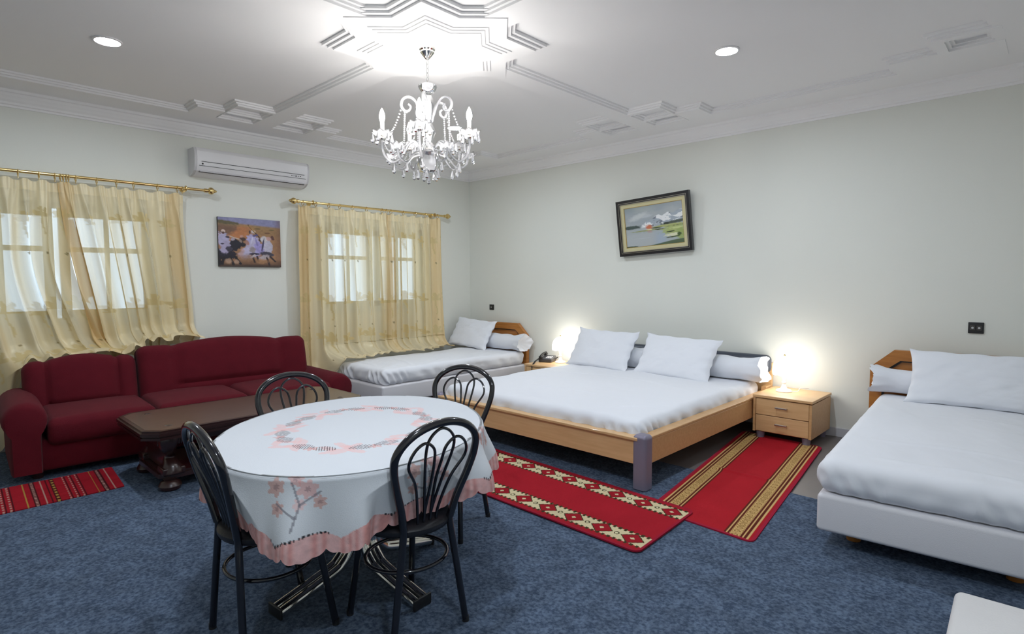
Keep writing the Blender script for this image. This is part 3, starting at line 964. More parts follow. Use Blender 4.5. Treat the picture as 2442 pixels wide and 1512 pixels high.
def lake(S, T):
    k = Canvas(S, T)
    k.c[:] = np.array(lin(166, 174, 180))
    k.fill(smooth(0.3, 0.7, fbm(S * 3, T * 4)), (186, 192, 190), 0.7)
    k.fill(smooth(0.75, 1.0, T) * (1 - S), (120, 140, 140), 0.5)
    k.ell(0.25, 0.75, 0.17, 0.06, (198, 204, 204), 0.35, 0.5)
    k.ell(0.40, 0.74, 0.08, 0.03, (190, 196, 200), 0.1, 0.5)
    # snowy mountains
    ridge = 0.50 + 0.21 * smooth(0.25, 0.62, S) + 0.09 * np.abs(((S * 5.3) % 1) - 0.5) + 0.06 * (S > 0.8) * (S - 0.8) / 0.2 + 0.10 * (fbm(S * 9, S * 0 + 1) - 0.5)
    mt = smooth(-0.01, 0.01, ridge - T) * smooth(0.24, 0.34, S)
    k.fill(mt, (168, 178, 188))
    k.fill(mt * (fbm(S * 11 + T * 6, T * 13) > 0.44) * (T > ridge - 0.20), (238, 240, 240))
    k.fill(mt * (fbm(S * 14 - T * 8, T * 9 + 5) > 0.60) * (T > ridge - 0.20), (124, 132, 142))
    k.fill(smooth(0.02, -0.02, T - 0.47) , (172, 180, 182), 0.9)
    k.ell(0.12, 0.50, 0.16, 0.045, (74, 88, 84), 0.0, 0.3)
    k.ell(0.86, 0.52, 0.24, 0.035, (82, 92, 82), 0.12, 0.3)
    k.ell(0.72, 0.50, 0.05, 0.03, (52, 60, 54), 0.0, 0.3)
    k.ell(0.74, 0.455, 0.28, 0.028, (176, 182, 120), 0.05, 0.3)
    k.ell(0.56, 0.43, 0.10, 0.014, (70, 84, 48), 0.0, 0.3)
    k.ell(0.86, 0.43, 0.14, 0.016, (62, 74, 44), 0.05, 0.3)
    k.ell(0.38, 0.39, 0.26, 0.016, (152, 158, 110), 0.02, 0.3)
    k.ell(0.62, 0.385, 0.10, 0.012, (50, 60, 40), 0.0, 0.3)
    k.ell(0.42, 0.47, 0.055, 0.055, (206, 118, 84), 0.0, 0.5)
    k.ell(0.42, 0.405, 0.05, 0.012, (226, 214, 160), 0.0, 0.3)
    k.ell(0.43, 0.355, 0.04, 0.03, (186, 138, 128), 0.0, 0.5, a=0.6)
    k.fill(smooth(0.36, 0.30, T) * (1 - smooth(0.6, 0.7, S)), (180, 186, 188), 0.8)
    k.fill(smooth(0.36, 0.30, T) * smooth(0.45, 0.6, S) * smooth(0.75, 0.65, S), (164, 180, 198), 0.7)
    for cx, cy, rx, ry, cc in ((0.84, 0.34, 0.20, 0.09, (172, 184, 118)), (0.95, 0.24, 0.10, 0.14, (158, 174, 104)), (0.80, 0.22, 0.12, 0.03, (222, 222, 190)),
                               (0.78, 0.30, 0.07, 0.012, (56, 70, 40)), (0.82, 0.17, 0.12, 0.012, (60, 76, 40)), (0.92, 0.22, 0.03, 0.04, (70, 92, 50)), (0.90, 0.38, 0.10, 0.02, (196, 206, 140))):
        k.ell(cx, cy, rx, ry, cc, 0.08, 0.35, 0.9)
    k.fill(smooth(0.02, 0.0, T - 0.10 * smooth(0.3, 1.0, S)), (70, 92, 52), 0.9)
    k.ell(0.06, 0.02, 0.14, 0.02, (70, 84, 60), 0.0, 0.3)
    k.ell(0.3, 0.21, 0.12, 0.010, (186, 192, 196), 0.0, 0.4)
    return k.c

PT = empty('framed_painting', (3.025, -0.062, 1.985), label='framed landscape painting of snowy mountains and lake on the back wall', cat='painting')
PT.rotation_euler = (math.radians(5.0), math.radians(-3.0), 0)
pw, phh = 0.875, 0.615
def rect(w, h): return [(-w / 2, -h / 2), (w / 2, -h / 2), (w / 2, h / 2), (-w / 2, h / 2)]
Mx = Matrix.Rotation(PI / 2, 4, 'X')
fr = MB().ring(rect(pw, phh), rect(pw - 0.085, phh - 0.085), -0.015, 0.028, Mx).build('frame', M['frame'], PT, smooth=False); fix_normals(fr)
f2 = MB().ring(rect(pw - 0.085, phh - 0.085), rect(pw - 0.099, phh - 0.099), -0.012, 0.022, Mx)
f2.ring(rect(pw - 0.060, phh - 0.060), rect(pw - 0.066, phh - 0.066), 0.0, 0.030, Mx)
f2 = f2.build('fillet', M['silver'], fr, smooth=False); fix_normals(f2)
ln = MB().ring(rect(pw - 0.099, phh - 0.099), rect(pw - 0.172, phh - 0.172), -0.012, 0.012, Mx).build('liner', M['liner'], PT, smooth=False); fix_normals(ln)
g2 = MB().ring(rect(pw - 0.172, phh - 0.172), rect(pw - 0.182, phh - 0.182), -0.012, 0.008, Mx).build('gold_edge', M['brass'], ln, smooth=False); fix_normals(g2)
P, col = canvas_grid(pw - 0.172, phh - 0.172, 220, 150, lake)
P[..., 1] = -0.002
cv = MB().grid(P[::-1]).build('canvas', M['paint'], PT, angle=0, col=col.reshape(220, 150, 3)[::-1].reshape(-1, 3))
MB().box((0, 0.012, 0), (pw - 0.04, 0.006, phh - 0.04)).build('backing', M['seam'], PT, smooth=False)

# printed canvas with riders on the left wall
def riders(S, T):
    k = Canvas(S, T)
    k.c[:] = np.array(lin(160, 118, 84))
    hor = 0.90 - 0.06 * S + 0.0 * T
    k.fill(smooth(0.0, 0.35, T - 0.45), (150, 122, 78), 0.6)
    k.fill(smooth(0.3, 0.7, fbm(S * 4, T * 5)), (176, 130, 88), 0.5)
    k.ell(0.33, 0.70, 0.20, 0.13, (190, 124, 78), 0.6, 0.5)
    k.ell(0.12, 0.78, 0.18, 0.12, (122, 92, 74), 0.3, 0.4)
    k.fill(smooth(0.80, 0.88, T + 0.02 * self_n(S, T)) * smooth(0.0, 0.4, S + 0.2), (150, 132, 92), 0.5)
    k.fill(smooth(-0.02, 0.03, T - hor), (140, 140, 176))
    k.ell(0.12, 0.90, 0.2, 0.035, (100, 92, 66), -0.1, 0.3)
    k.ell(0.62, 0.80, 0.05, 0.012, (110, 92, 56), 0, 0.3); k.ell(0.78, 0.72, 0.05, 0.015, (112, 78, 56), 0, 0.3); k.ell(0.85, 0.79, 0.05, 0.012, (112, 98, 60), 0, 0.3)
    k.fill(smooth(0.86, 1.0, S), (104, 70, 58), 0.55)
    k.fill(smooth(0.20, 0.0, T), (74, 54, 46), 0.8)
    k.fill(smooth(0.12, 0.2, T) * smooth(0.36, 0.2, T), (158, 118, 92), 0.5)
    # rider on the dark horse
    k.ell(0.10, 0.24, 0.17, 0.12, (34, 30, 44), -0.15, 0.12)
    k.ell(0.25, 0.44, 0.10, 0.13, (30, 28, 42), -0.6, 0.12)
    k.ell(0.36, 0.47, 0.07, 0.045, (34, 32, 44), -0.7, 0.12)
    k.ell(0.08, 0.52, 0.09, 0.17, (182, 176, 206), 0.2, 0.15)
    k.ell(0.10, 0.40, 0.07, 0.14, (176, 166, 196), -0.2, 0.2)
    k.ell(0.16, 0.36, 0.05, 0.05, (62, 56, 74), 0.6, 0.2)
    k.ell(0.08, 0.72, 0.035, 0.03, (220, 196, 186), 0, 0.15); k.ell(0.075, 0.685, 0.02, 0.025, (92, 60, 52), 0, 0.2)
    k.line(0.18, 0.62, 0.33, 0.56, 0.010, (196, 176, 160))
    for a in ((0.07, 0.18, 0.05, 0.05), (0.17, 0.20, 0.22, 0.04), (0.25, 0.20, 0.33, 0.06), (0.02, 0.2, 0.01, 0.04)): k.line(*a, 0.022, (30, 24, 30))
    # rider between
    k.ell(0.36, 0.62, 0.025, 0.03, (196, 150, 136), 0, 0.2); k.ell(0.38, 0.57, 0.05, 0.04, (70, 48, 44), 0, 0.3)
    # rider on the white horse
    k.ell(0.42, 0.27, 0.11, 0.10, (196, 164, 166), 0.2, 0.3)
    k.ell(0.56, 0.44, 0.11, 0.24, (178, 172, 214), 0.22, 0.12)
    k.ell(0.50, 0.40, 0.08, 0.20, (192, 184, 212), -0.5, 0.2)
    k.ell(0.64, 0.40, 0.08, 0.12, (160, 150, 206), 0.3, 0.2)
    k.ell(0.53, 0.36, 0.05, 0.06, (158, 146, 150), 0.3, 0.2)
    k.ell(0.55, 0.735, 0.04, 0.03, (214, 200, 196), 0, 0.2); k.ell(0.49, 0.72, 0.014, 0.035, (70, 50, 60), 0, 0.2)
    k.line(0.47, 0.87, 0.66, 0.60, 0.010, (74, 56, 40)); k.line(0.48, 0.86, 0.58, 0.72, 0.005, (200, 160, 90))
    k.ell(0.66, 0.57, 0.025, 0.035, (50, 38, 50), 0, 0.2); k.ell(0.58, 0.66, 0.05, 0.02, (88, 80, 130), 0.3, 0.2)
    # rider at the right
    k.ell(0.78, 0.44, 0.075, 0.16, (190, 186, 204), 0.1, 0.15)
    k.ell(0.72, 0.58, 0.06, 0.07, (206, 200, 204), 0.5, 0.2); k.ell(0.70, 0.46, 0.014, 0.14, (70, 66, 96), -0.15, 0.2)
    k.ell(0.86, 0.62, 0.028, 0.05, (92, 58, 52), 0.3, 0.2); k.ell(0.80, 0.60, 0.04, 0.04, (196, 156, 150), 0, 0.3)
    k.ell(0.56, 0.27, 0.09, 0.022, (52, 46, 66), 0, 0.2); k.ell(0.76, 0.27, 0.11, 0.05, (66, 62, 76), -0.1, 0.2)
    k.ell(0.72, 0.20, 0.08, 0.05, (178, 166, 170), 0.4, 0.3)
    for a in ((0.52, 0.24, 0.56, 0.10), (0.60, 0.22, 0.62, 0.12), (0.76, 0.20, 0.80, 0.04), (0.82, 0.22, 0.90, 0.12)): k.line(*a, 0.016, (58, 44, 44))
    k.line(0.50, 0.2, 0.56, 0.24, 0.02, (196, 186, 190))
    k.fill(smooth(0.06, 0.02, T), (58, 46, 40), 0.7)
    k.ell(0.14, 0.60, 0.03, 0.02, (60, 54, 74), -0.4, 0.3); k.ell(0.06, 0.46, 0.03, 0.015, (52, 46, 66), 0.2, 0.3); k.ell(0.22, 0.56, 0.03, 0.03, (170, 160, 176), 0, 0.3)
    k.ell(0.34, 0.53, 0.02, 0.04, (150, 130, 120), 0.4, 0.3); k.ell(0.45, 0.50, 0.03, 0.05, (170, 128, 120), 0.3, 0.3); k.ell(0.60, 0.50, 0.015, 0.09, (140, 132, 186), 0.2, 0.3)
    k.ell(0.52, 0.55, 0.012, 0.08, (206, 202, 226), -0.2, 0.3); k.ell(0.44, 0.20, 0.10, 0.05, (150, 120, 104), 0.1, 0.5, a=0.7); k.ell(0.68, 0.12, 0.09, 0.05, (178, 132, 92), 0, 0.5, a=0.7)
    k.ell(0.15, 0.11, 0.05, 0.05, (190, 156, 130), 0, 0.4, a=0.8); k.ell(0.27, 0.10, 0.04, 0.04, (184, 150, 126), 0, 0.4, a=0.8)
    g = fbm(S * 26, T * 26, 3); f_ = smooth(0.30, 0.95, T)
    k.c = k.c * (0.78 + 0.42 * g)[..., None]
    return k.c
def self_n(S, T): return fbm(S * 10, T * 10) - 0.5
RP = empty('canvas_print', (0.002, -3.135, 1.795), math.radians(90), label='unframed canvas print of white robed horse riders on the left wall', cat='picture')
RPw, RPh = 0.645, 0.505
MB().box((0, -0.013, 0), (RPw, 0.025, RPh), 0.002).build('stretcher', M['seam'], RP, smooth=False)
P, col = canvas_grid(RPw - 0.002, RPh - 0.002, 200, 150, riders)
P[..., 1] = -0.0265
MB().grid(P[::-1]).build('canvas', M['print'], RP, angle=0, col=col.reshape(200, 150, 3)[::-1].reshape(-1, 3))

# air conditioner
AC = empty('air_conditioner', (0.0, -3.12, 2.42), math.radians(90), label='white split air conditioner mounted high on the left wall', cat='air conditioner')
acw, acd, ach = 1.16, 0.20, 0.262
prof = [(0, 0.0), (-0.05, 0.0), (-0.105, 0.012), (-0.155, 0.040), (-0.178, 0.072), (-0.188, 0.11), (-0.194, 0.17), (-0.190, 0.225), (-0.176, 0.25), (-0.16, ach), (0, ach)]
def extr(prof, x0, x1):
    n = len(prof)
    V = [(x0, y, z) for y, z in prof] + [(x1, y, z) for y, z in prof]
    F = [(i, (i + 1) % n, n + (i + 1) % n, n + i) for i in range(n)] + [tuple(range(n)), tuple(range(n, 2 * n))]
    return V, F
o = MB().add(*extr(prof, -acw / 2 + 0.022, acw / 2 - 0.022)).build('body', M['white'], AC, angle=25); fix_normals(o)
for s in (-1, 1):
    pr = [(y * 0.985, 0.131 + (z - 0.131) * 0.99) for y, z in prof]
    o = MB().add(*extr(pr, s * (acw / 2 - 0.022), s * (acw / 2))).build('end_cap', M['offwhite'], AC, angle=25); fix_normals(o)
MB().box((0.0, -0.1925, 0.128), (acw - 0.12, 0.006, 0.004)).build('panel_seam', M['seam'], AC, smooth=False)
MB().box((0.0, -0.1845, 0.088), (acw - 0.08, 0.006, 0.003)).build('panel_seam', M['seam'], AC, smooth=False)
lv = MB().box((0, -0.155, 0.052), (acw - 0.10, 0.008, 0.050), 0.003, Matrix.Translation((0, 0, 0)) @ Matrix.Translation((0, -0.155, 0.052)) @ Matrix.Rotation(math.radians(-38), 4, 'X') @ Matrix.Translation((0, 0.155, -0.052)))
lv.build('louver', M['offwhite'], AC, smooth=False)
MB().box((0.0, -0.150, 0.031), (acw - 0.09, 0.012, 0.005)).build('air_slot', M['seam'], AC, smooth=False)
mk = MB().lathe([(0.008, 0), (0.008, 0.003)], seg=14, M=Matrix.Translation((-acw / 2 + 0.07, -0.188, 0.106)) @ Matrix.Rotation(PI / 2, 4, 'X'))
mk.build('maker_badge', M['seam'], AC)
mk = MB()
for i, w in enumerate((0.012, 0.010, 0.016, 0.010, 0.012)): mk.box((acw / 2 - 0.20 + 0.024 * i, -0.1885, 0.108), (w, 0.004, 0.006 if i != 2 else 0.010))
mk.build('display', M['seam'], AC, smooth=False)

# ------------------------------------------------------------------ curtain rods
def rod(name, y0, y1, ring_px, z, label, ends):
    r = empty(name, (0.10, (y0 + y1) / 2, z), label=label, cat='curtain rod')
    yc = (y0 + y1) / 2
    Ry = Matrix.Rotation(-PI / 2, 4, 'X')
    MB().tube([(0, y0 - yc, 0), (0, y1 - yc, 0)], 0.0135, 14).build('pole', M['brass'], r)
    for s, ye in ends:
        prof = [(0.0135, 0.0), (0.020, 0.004), (0.020, 0.030), (0.015, 0.034), (0.015, 0.040), (0.031, 0.050), (0.035, 0.066), (0.030, 0.084), (0.016, 0.094), (0.018, 0.100), (0.008, 0.118), (0.001, 0.122)]
        Mt = Matrix.Translation((0, ye - yc, 0)) @ Matrix.Rotation(-s * PI / 2, 4, 'X')
        MB().lathe(prof, seg=16, M=Mt).build('finial', M['brass'], r)
        b = MB().tube([(-0.10, ye - yc - s * 0.16, -0.0), (0.0, ye - yc - s * 0.16, -0.0)], 0.008, 10)
        b.lathe([(0.030, 0), (0.028, 0.006), (0.012, 0.012)], seg=16, M=Matrix.Translation((-0.10, ye - yc - s * 0.16, 0)) @ Matrix.Rotation(PI / 2, 4, 'Y'))
        b.tube([(0.022 * math.cos(t), ye - yc - s * 0.16, 0.022 * math.sin(t)) for t in np.linspace(0, 2 * PI, 17)[:-1]], 0.006, 8, closed=True)
        b.build('bracket', M['brass'], r)
    for p_ in ring_px:
        y = at(p_, 404 + 0.099 * p_ if p_ < 600 else 480 + 0.0893 * (p_ - 683), 0, 0.10).y - yc
        mb = MB().tube([(0.027 * math.cos(t), 0, -0.013 + 0.027 * math.sin(t)) for t in np.linspace(0, 2 * PI, 21)[:-1]], 0.0035, 6, closed=True)
        mb.tube([(0, 0, -0.040), (0, 0, -0.058)], 0.003, 6)
        mb.build('ring', M['brass'], r, loc=(0, y, 0))
    return r
rod('curtain_rod', -6.2, -3.60, [42, 92, 130, 143, 150, 157, 163, 180, 230, 277, 318, 375, 422, 434], 2.285,
    'brass curtain rod above the window behind the sofa', ((1, -3.60),))
rod('curtain_rod', -2.62, -0.56, [722, 753, 784, 810, 840, 874, 911, 921, 932, 962, 990, 1014, 1029, 1043], 2.272,
    'brass curtain rod above the window behind the corner bed', ((-1, -2.62), (1, -0.56)))

# ------------------------------------------------------------------ curtains
GOLD = np.array((0.96, 0.84, 0.57)); GOLD2 = np.array((0.80, 0.58, 0.28)); GOLD3 = np.array((0.82, 0.66, 0.34))
def curtain(name, label, yl, yr, seed, nf, post, nu=170, nv=230, ztop=2.225, clump=None, amp=0.034, dense=()):
    """yl(v), yr(v): left/right edge; nf folds; post(P,U,V) drapes the lower part"""
    u = np.linspace(0, 1, nu); v = np.linspace(0, 1, nv)
    Vv, U = np.meshgrid(v, u, indexing='ij')
    Uc = U if clump is None else clump(U, Vv)
    phase = nf * 2 * PI * (U + 0.035 * np.sin(5 * U + seed) + 0.02 * np.sin(13 * U + seed * 2)) + seed
    drift = 0.9 * np.sin(Vv * 2.2 + seed + 3 * U)
    A = amp * (0.35 + 0.65 * smooth(0.0, 0.16, Vv)) * (0.7 + 0.6 * vnoise(U * 7 + seed, Vv * 2))
    fold = np.sin(phase + drift * smooth(0.1, 0.9, Vv)) + 0.35 * np.sin(2.3 * phase + 1.3 + 2 * Vv)
    pinch = np.sin(phase * 3.0) * (1 - smooth(0.0, 0.12, Vv)) * 0.010
    Y = yl(Vv) + (yr(Vv) - yl(Vv)) * Uc + 0.018 * np.cos(phase + drift) * smooth(0, 0.2, Vv)
    X = 0.098 + A * fold + pinch
    Z = ztop - Vv * (ztop - 0.02) + 0.010 * np.sin(phase * 1.0) * (1 - smooth(0, 0.04, Vv))
    P = np.stack([X, Y, Z], 2)
    # weave: base colour, darker thread streaks, embroidered palm motifs in two rows
    col = np.empty(U.shape + (4,))
    st = fbm(U * 60 + seed, Vv * 1.5, 3)
    col[..., :3] = GOLD * (0.86 + 0.28 * st)[..., None]
    col[..., 3] = np.clip(0.80 + 0.75 * (fbm(U * 20 + seed, Vv * 0.8, 2) - 0.38), 0.56, 0.96)
    col[..., 3] = np.where(Vv < 0.035, 0.9, col[..., 3])
    # doubled side hems and gathers are denser and show the gold more
    for c0, wd, k in dense:
        q = k * np.exp(-((U - c0 - 0.015 * np.sin(Vv * 9 + seed)) / wd) ** 4)
        col[..., :3] = col[..., :3] * (1 - 0.75 * q)[..., None] + GOLD2 * (0.75 * q)[..., None]
        col[..., 3] = col[..., 3] + (0.97 - col[..., 3]) * q
    width = abs(float(np.mean(yr(v) - yl(v)))) * 1.25
    W_ = U * width
    for zr, hgt in ((1.93, 0.10), (1.16, 0.13), (0.72, 0.13)):
        for k in range(int(width / 0.21) + 1):
            cxm = 0.08 + k * 0.21 + 0.03 * math.sin(k * 2.1 + seed)
            dx = W_ - cxm; dz = Z - (zr + 0.03 * math.sin(k * 1.7 + seed))
            rr = np.hypot(dx, dz); an = np.arctan2(dz, dx)
            leaf = (rr < hgt * 0.72 * (0.35 + 0.65 * np.abs(np.cos(an * 3.5)) ** 0.7)) & (dz > -0.02)
            stem = (np.abs(dx - 0.01 * np.sin(dz * 30)) < 0.008) & (dz < 0) & (dz > -hgt * 1.6)
            m = leaf | stem
            col[m, :3] = GOLD3; col[m, 3] = 0.86
            dot = np.hypot(dx - 0.02, Z - zr + 0.30) < 0.012
            col[dot, :3] = GOLD3 * 0.45; col[dot, 3] = 0.95
    P, col = post(P, col, U, Vv)
    mb = MB().grid(P)
    o = mb.build(name, M['sheer'], angle=0, col=col.reshape(-1, 4))
    tag(o, label, 'curtain')
    return o

def sofa_drape(P, col, U, Vv):
    """the cloth is pulled out over the top of the sofa back; left of the sofa it falls to the floor"""
    X, Y, Z = P[..., 0].copy(), P[..., 1].copy(), P[..., 2].copy()
    top = 0.785 + 0.083 * smooth(-4.40, -4.15, Y) - 0.025 * smooth(-4.72, -5.0, Y)
    w = smooth(-5.20, -5.02, Y)
    s = np.maximum(top + 0.13 - Z, 0)                     # length of cloth below the bend
    q = np.minimum(s / 0.30, 1.0)
    bend_z = top + 0.13 - 0.13 * np.sin(q * PI / 2) + 0.022 * np.sin(Y * 37 + 3 * np.sin(Y * 9)) * q
    reach = 0.29 + 0.05 * np.sin(Y * 7 + 1) + 0.03 * np.sin(Y * 23)
    bend_x = X + reach * (1 - np.cos(q * PI / 2)) 
    over = np.maximum(s - 0.30, 0)
    # surplus cloth is tucked back behind the sofa
    bend_z = bend_z + 0.020 * np.sin(np.minimum(over * 9, PI)) - 0.10 * smooth(0.25, 0.6, over)
    bend_x = bend_x - 0.55 * np.minimum(over, 0.42)
    bend_x = np.maximum(bend_x, 0.05)
    Z = np.where(s > 0, Z * (1 - w) + bend_z * w, Z)
    X = np.where(s > 0, X * (1 - w) + bend_x * w, X)
    return np.stack([X, Y, Z], 2), col

curtain('curtain', 'sheer gold curtain panel falling behind the armrest end of the sofa',
        lambda v: -6.0 + 0 * v, lambda v: -4.70 + 0.28 * smooth(0.25, 0.8, v), 1.3, 8, sofa_drape,
        clump=lambda U, V: U + 0.04 * np.sin(PI * U) * (1 - V), dense=((1.0, 0.05, 0.7), (0.55, 0.03, 0.5)))
curtain('curtain', 'sheer gold curtain panel swept sideways over the middle of the sofa back',
        lambda v: -4.745 + 0.36 * v ** 1.15, lambda v: -3.79 + 0.06 * smooth(0, 0.6, v), 2.9, 8, sofa_drape,
        clump=lambda U, V: U - 0.085 * np.sin(PI * U) * (1 - 0.3 * V), dense=((0.02, 0.13, 1.0), (0.93, 0.045, 0.9)))

def bed_drape(P, col, U, Vv):
    """cloth lies on the mattress of the corner bed; before the foot end it falls to the floor"""
    X, Y, Z = P[..., 0].copy(), P[..., 1].copy(), P[..., 2].copy()
    top = 0.505
    w = smooth(-2.46, -2.33, Y)
    s = np.maximum(top + 0.14 - Z, 0)
    q = np.minimum(s / 0.30, 1.0)
    bz = top + 0.14 - 0.14 * np.sin(q * PI / 2) + 0.010 * np.sin(Y * 41 + 4 * np.sin(Y * 7)) * q
    reach = 0.26 + 0.05 * np.sin(Y * 5 + 1) + 0.10 * smooth(-1.5, -2.0, Y) - 0.06 * smooth(-1.2, -0.7, Y)
    bx = X + reach * (1 - np.cos(q * PI / 2))
    over = np.maximum(s - 0.30, 0)
    bx = bx + 0.25 * np.minimum(over, 0.10) - 0.30 * np.maximum(over - 0.10, 0)
    bz = bz + 0.014 * np.abs(np.sin(over * 22)) + 0.008
    Z = np.where(s > 0, Z * (1 - w) + bz * w, Z)
    X = np.where(s > 0, X * (1 - w) + bx * w, X)
    # past the foot the cloth swings out a little towards the floor
    X = X + (1 - w) * smooth(0.5, 0.0, Z) * smooth(-2.75, -2.4, Y) * 0.20
    return np.stack([X, Y, Z], 2), col
curtain('curtain', 'sheer gold curtain panel between the sofa end and the foot of the corner bed',
        lambda v: -2.64 + 0 * v, lambda v: -1.43 + 0.06 * v, 0.4, 9, bed_drape, nu=190, dense=((0.02, 0.12, 0.85), (0.97, 0.05, 0.8)))
curtain('curtain', 'sheer gold curtain panel near the room corner, lying on the bed beside the pillow',
        lambda v: -1.48 + 0.02 * v, lambda v: -0.62 + 0.09 * v, 5.1, 7, bed_drape, nu=140, dense=((0.03, 0.05, 0.5), (0.90, 0.14, 0.85)))

# ------------------------------------------------------------------ sofa
SR = math.radians(-2.5)
sofa = empty('sofa', (0.30, -3.95, 0), SR, label='long maroon velvet sofa with rolled arms and humped backrest under the window', cat='sofa')
# local: x outwards from the wall, y along the wall; length
SL0, SSEAM, SL1 = -1.14, -0.36, 1.16
def soft(c, s, r, n=(6, 10, 6), fn=None, rot=None):
    V, F = rounded_box(s[0] / 2, s[1] / 2, s[2] / 2, r, n, 4)
    if fn is not None: V = fn(V)
    if rot is not None:
        R_ = np.array(Matrix.Rotation(rot, 3, 'Y'))
        V = V @ R_.T
    return V + np.array(c), F
MB().box((0.47, (SL0 + SL1) / 2, 0.17), (0.80, SL1 - SL0 - 0.10, 0.22), 0.03).build('base', M['velvet'], sofa)
for a, b in ((SL0 + 0.10, SSEAM), (SSEAM, 0.33), (0.33, SL1 - 0.06)):
    def puff(V, w=b - a):
        V = V.copy()
        V[:, 2] += np.where(V[:, 2] > 0, 0.025 * (1 - (2 * V[:, 1] / w) ** 2) * (1 - (V[:, 0] / 0.35) ** 2), 0)
        V[:, 0] += np.where(V[:, 0] > 0.2, 0.02 * (1 - (V[:, 2] / 0.1) ** 2), 0)
        return V
    MB().add(*soft((0.56, (a + b) / 2, 0.335), (0.70, b - a - 0.012, 0.19), 0.05, fn=puff)).build('seat_cushion', M['velvet'], sofa)
def back_section(a, b, hump, shoulder):
    w = b - a
    def f(V):
        V = V.copy()
        y = V[:, 1] / (w / 2)
        sh = np.where(np.abs(y) < 0.60, 0.5 + 0.5 * np.cos(np.abs(y) / 0.60 * PI), 0) ** 0.55
        groove = np.exp(-((np.abs(y) - 0.62) / 0.05) ** 2)
        t = (V[:, 2] + 0.31) / 0.62
        V[:, 2] += smooth(0.45, 1.0, t) * ((hump - shoulder) * sh - 0.012 * groove)
        front = V[:, 0] > 0.02
        V[:, 0] += np.where(front, 0.035 * sh * np.sin(np.clip(t, 0, 1) * PI) - 0.020 * groove + 0.02 * np.sin(np.clip(t, 0, 1) * PI)
                            - 0.022 * np.exp(-((t - 0.42) / 0.03) ** 2) * (np.abs(y) < 0.62), 0)
        return V
    V, F = soft((0.17, (a + b) / 2, shoulder - 0.31), (0.22, w - 0.008, 0.62), 0.075, n=(2, 40, 26), fn=f, rot=math.radians(-9))
    return MB().add(V, F).build('backrest', M['velvet'], sofa)
back_section(SL0 + 0.02, SSEAM, 0.800, 0.765)
back_section(SSEAM, SL1 - 0.02, 0.865, 0.825)
for s, y in ((-1, SL0 - 0.01), (1, SL1 + 0.01)):
    top = 0.565 if s < 0 else 0.50
    arm = MB()
    prof = []
    for t in np.linspace(-0.25 * PI, 1.25 * PI, 18): prof.append((0.125 * math.cos(t), top - 0.125 + 0.125 * math.sin(t)))
    poly = [(-0.085, 0.07), (0.085, 0.07)] + prof
    n = len(poly)
    xs = [0.03, 0.05, 0.12, 0.5, 0.85, 0.905, 0.925]
    sc = [0.80, 0.93, 1.0, 1.0, 1.0, 0.95, 0.85]
    V = []
    for x, k in zip(xs, sc):
        for yy, zz in poly: V.append((x, y + yy * k, 0.07 + (zz - 0.07) * (0.5 + 0.5 * k) if zz > 0.1 else zz))
    F = []
    for i in range(len(xs) - 1):
        for j in range(n): F.append((i * n + j, i * n + (j + 1) % n, (i + 1) * n + (j + 1) % n, (i + 1) * n + j))
    F += [tuple(range(n)), tuple((len(xs) - 1) * n + j for j in range(n))]
    o = arm.add(V, F).build('armrest', M['velvet'], sofa, angle=60)
    fix_normals(o)
for y in (SL0 + 0.05, 0, SL1 - 0.05):
    for x in (0.12, 0.80): MB().lathe([(0.03, 0.008), (0.036, 0.07)], (x, y, 0), 12).build('foot', M['mahog'], sofa)

# ------------------------------------------------------------------ coffee table
CT = empty('coffee_table', (1.72, -3.86, 0.008), 0.0, label='dark mahogany coffee table with carved ends in front of the sofa', cat='coffee table')
cl, cw, ct = 1.62, 0.78, 0.425
def octo(l, w, c): return [(-w / 2 + c, -l / 2), (w / 2 - c, -l / 2), (w / 2, -l / 2 + c), (w / 2, l / 2 - c), (w / 2 - c, l / 2), (-w / 2 + c, l / 2), (-w / 2, l / 2 - c), (-w / 2, -l / 2 + c)]
tp = MB()
for i, z0, z1 in ((0.012, ct - 0.014, ct), (0.0, ct - 0.034, ct - 0.014), (0.014, ct - 0.044, ct - 0.034), (0.004, ct - 0.060, ct - 0.044)):
    tp.prism(octo(cl - 2 * i, cw - 2 * i, 0.085), z0, z1)
top_o = tp.build('tabletop', M['mahog'], CT, smooth=False)
MB().prism(octo(cl - 0.075, cw - 0.075, 0.075), ct - 0.003, ct + 0.001).build('inset_panel', M['mahogtop'], top_o, smooth=False)
MB().box((0, 0, ct - 0.09), (cw - 0.22, cl - 0.20, 0.06), 0.004).build('apron', M['mahog'], CT, smooth=False)
sh = MB().prism(octo(cl - 0.22, cw - 0.20, 0.06), 0.075, 0.105); sh.prism(octo(cl - 0.25, cw - 0.23, 0.06), 0.105, 0.118)
sh.build('lower_shelf', M['mahog'], CT, smooth=False)
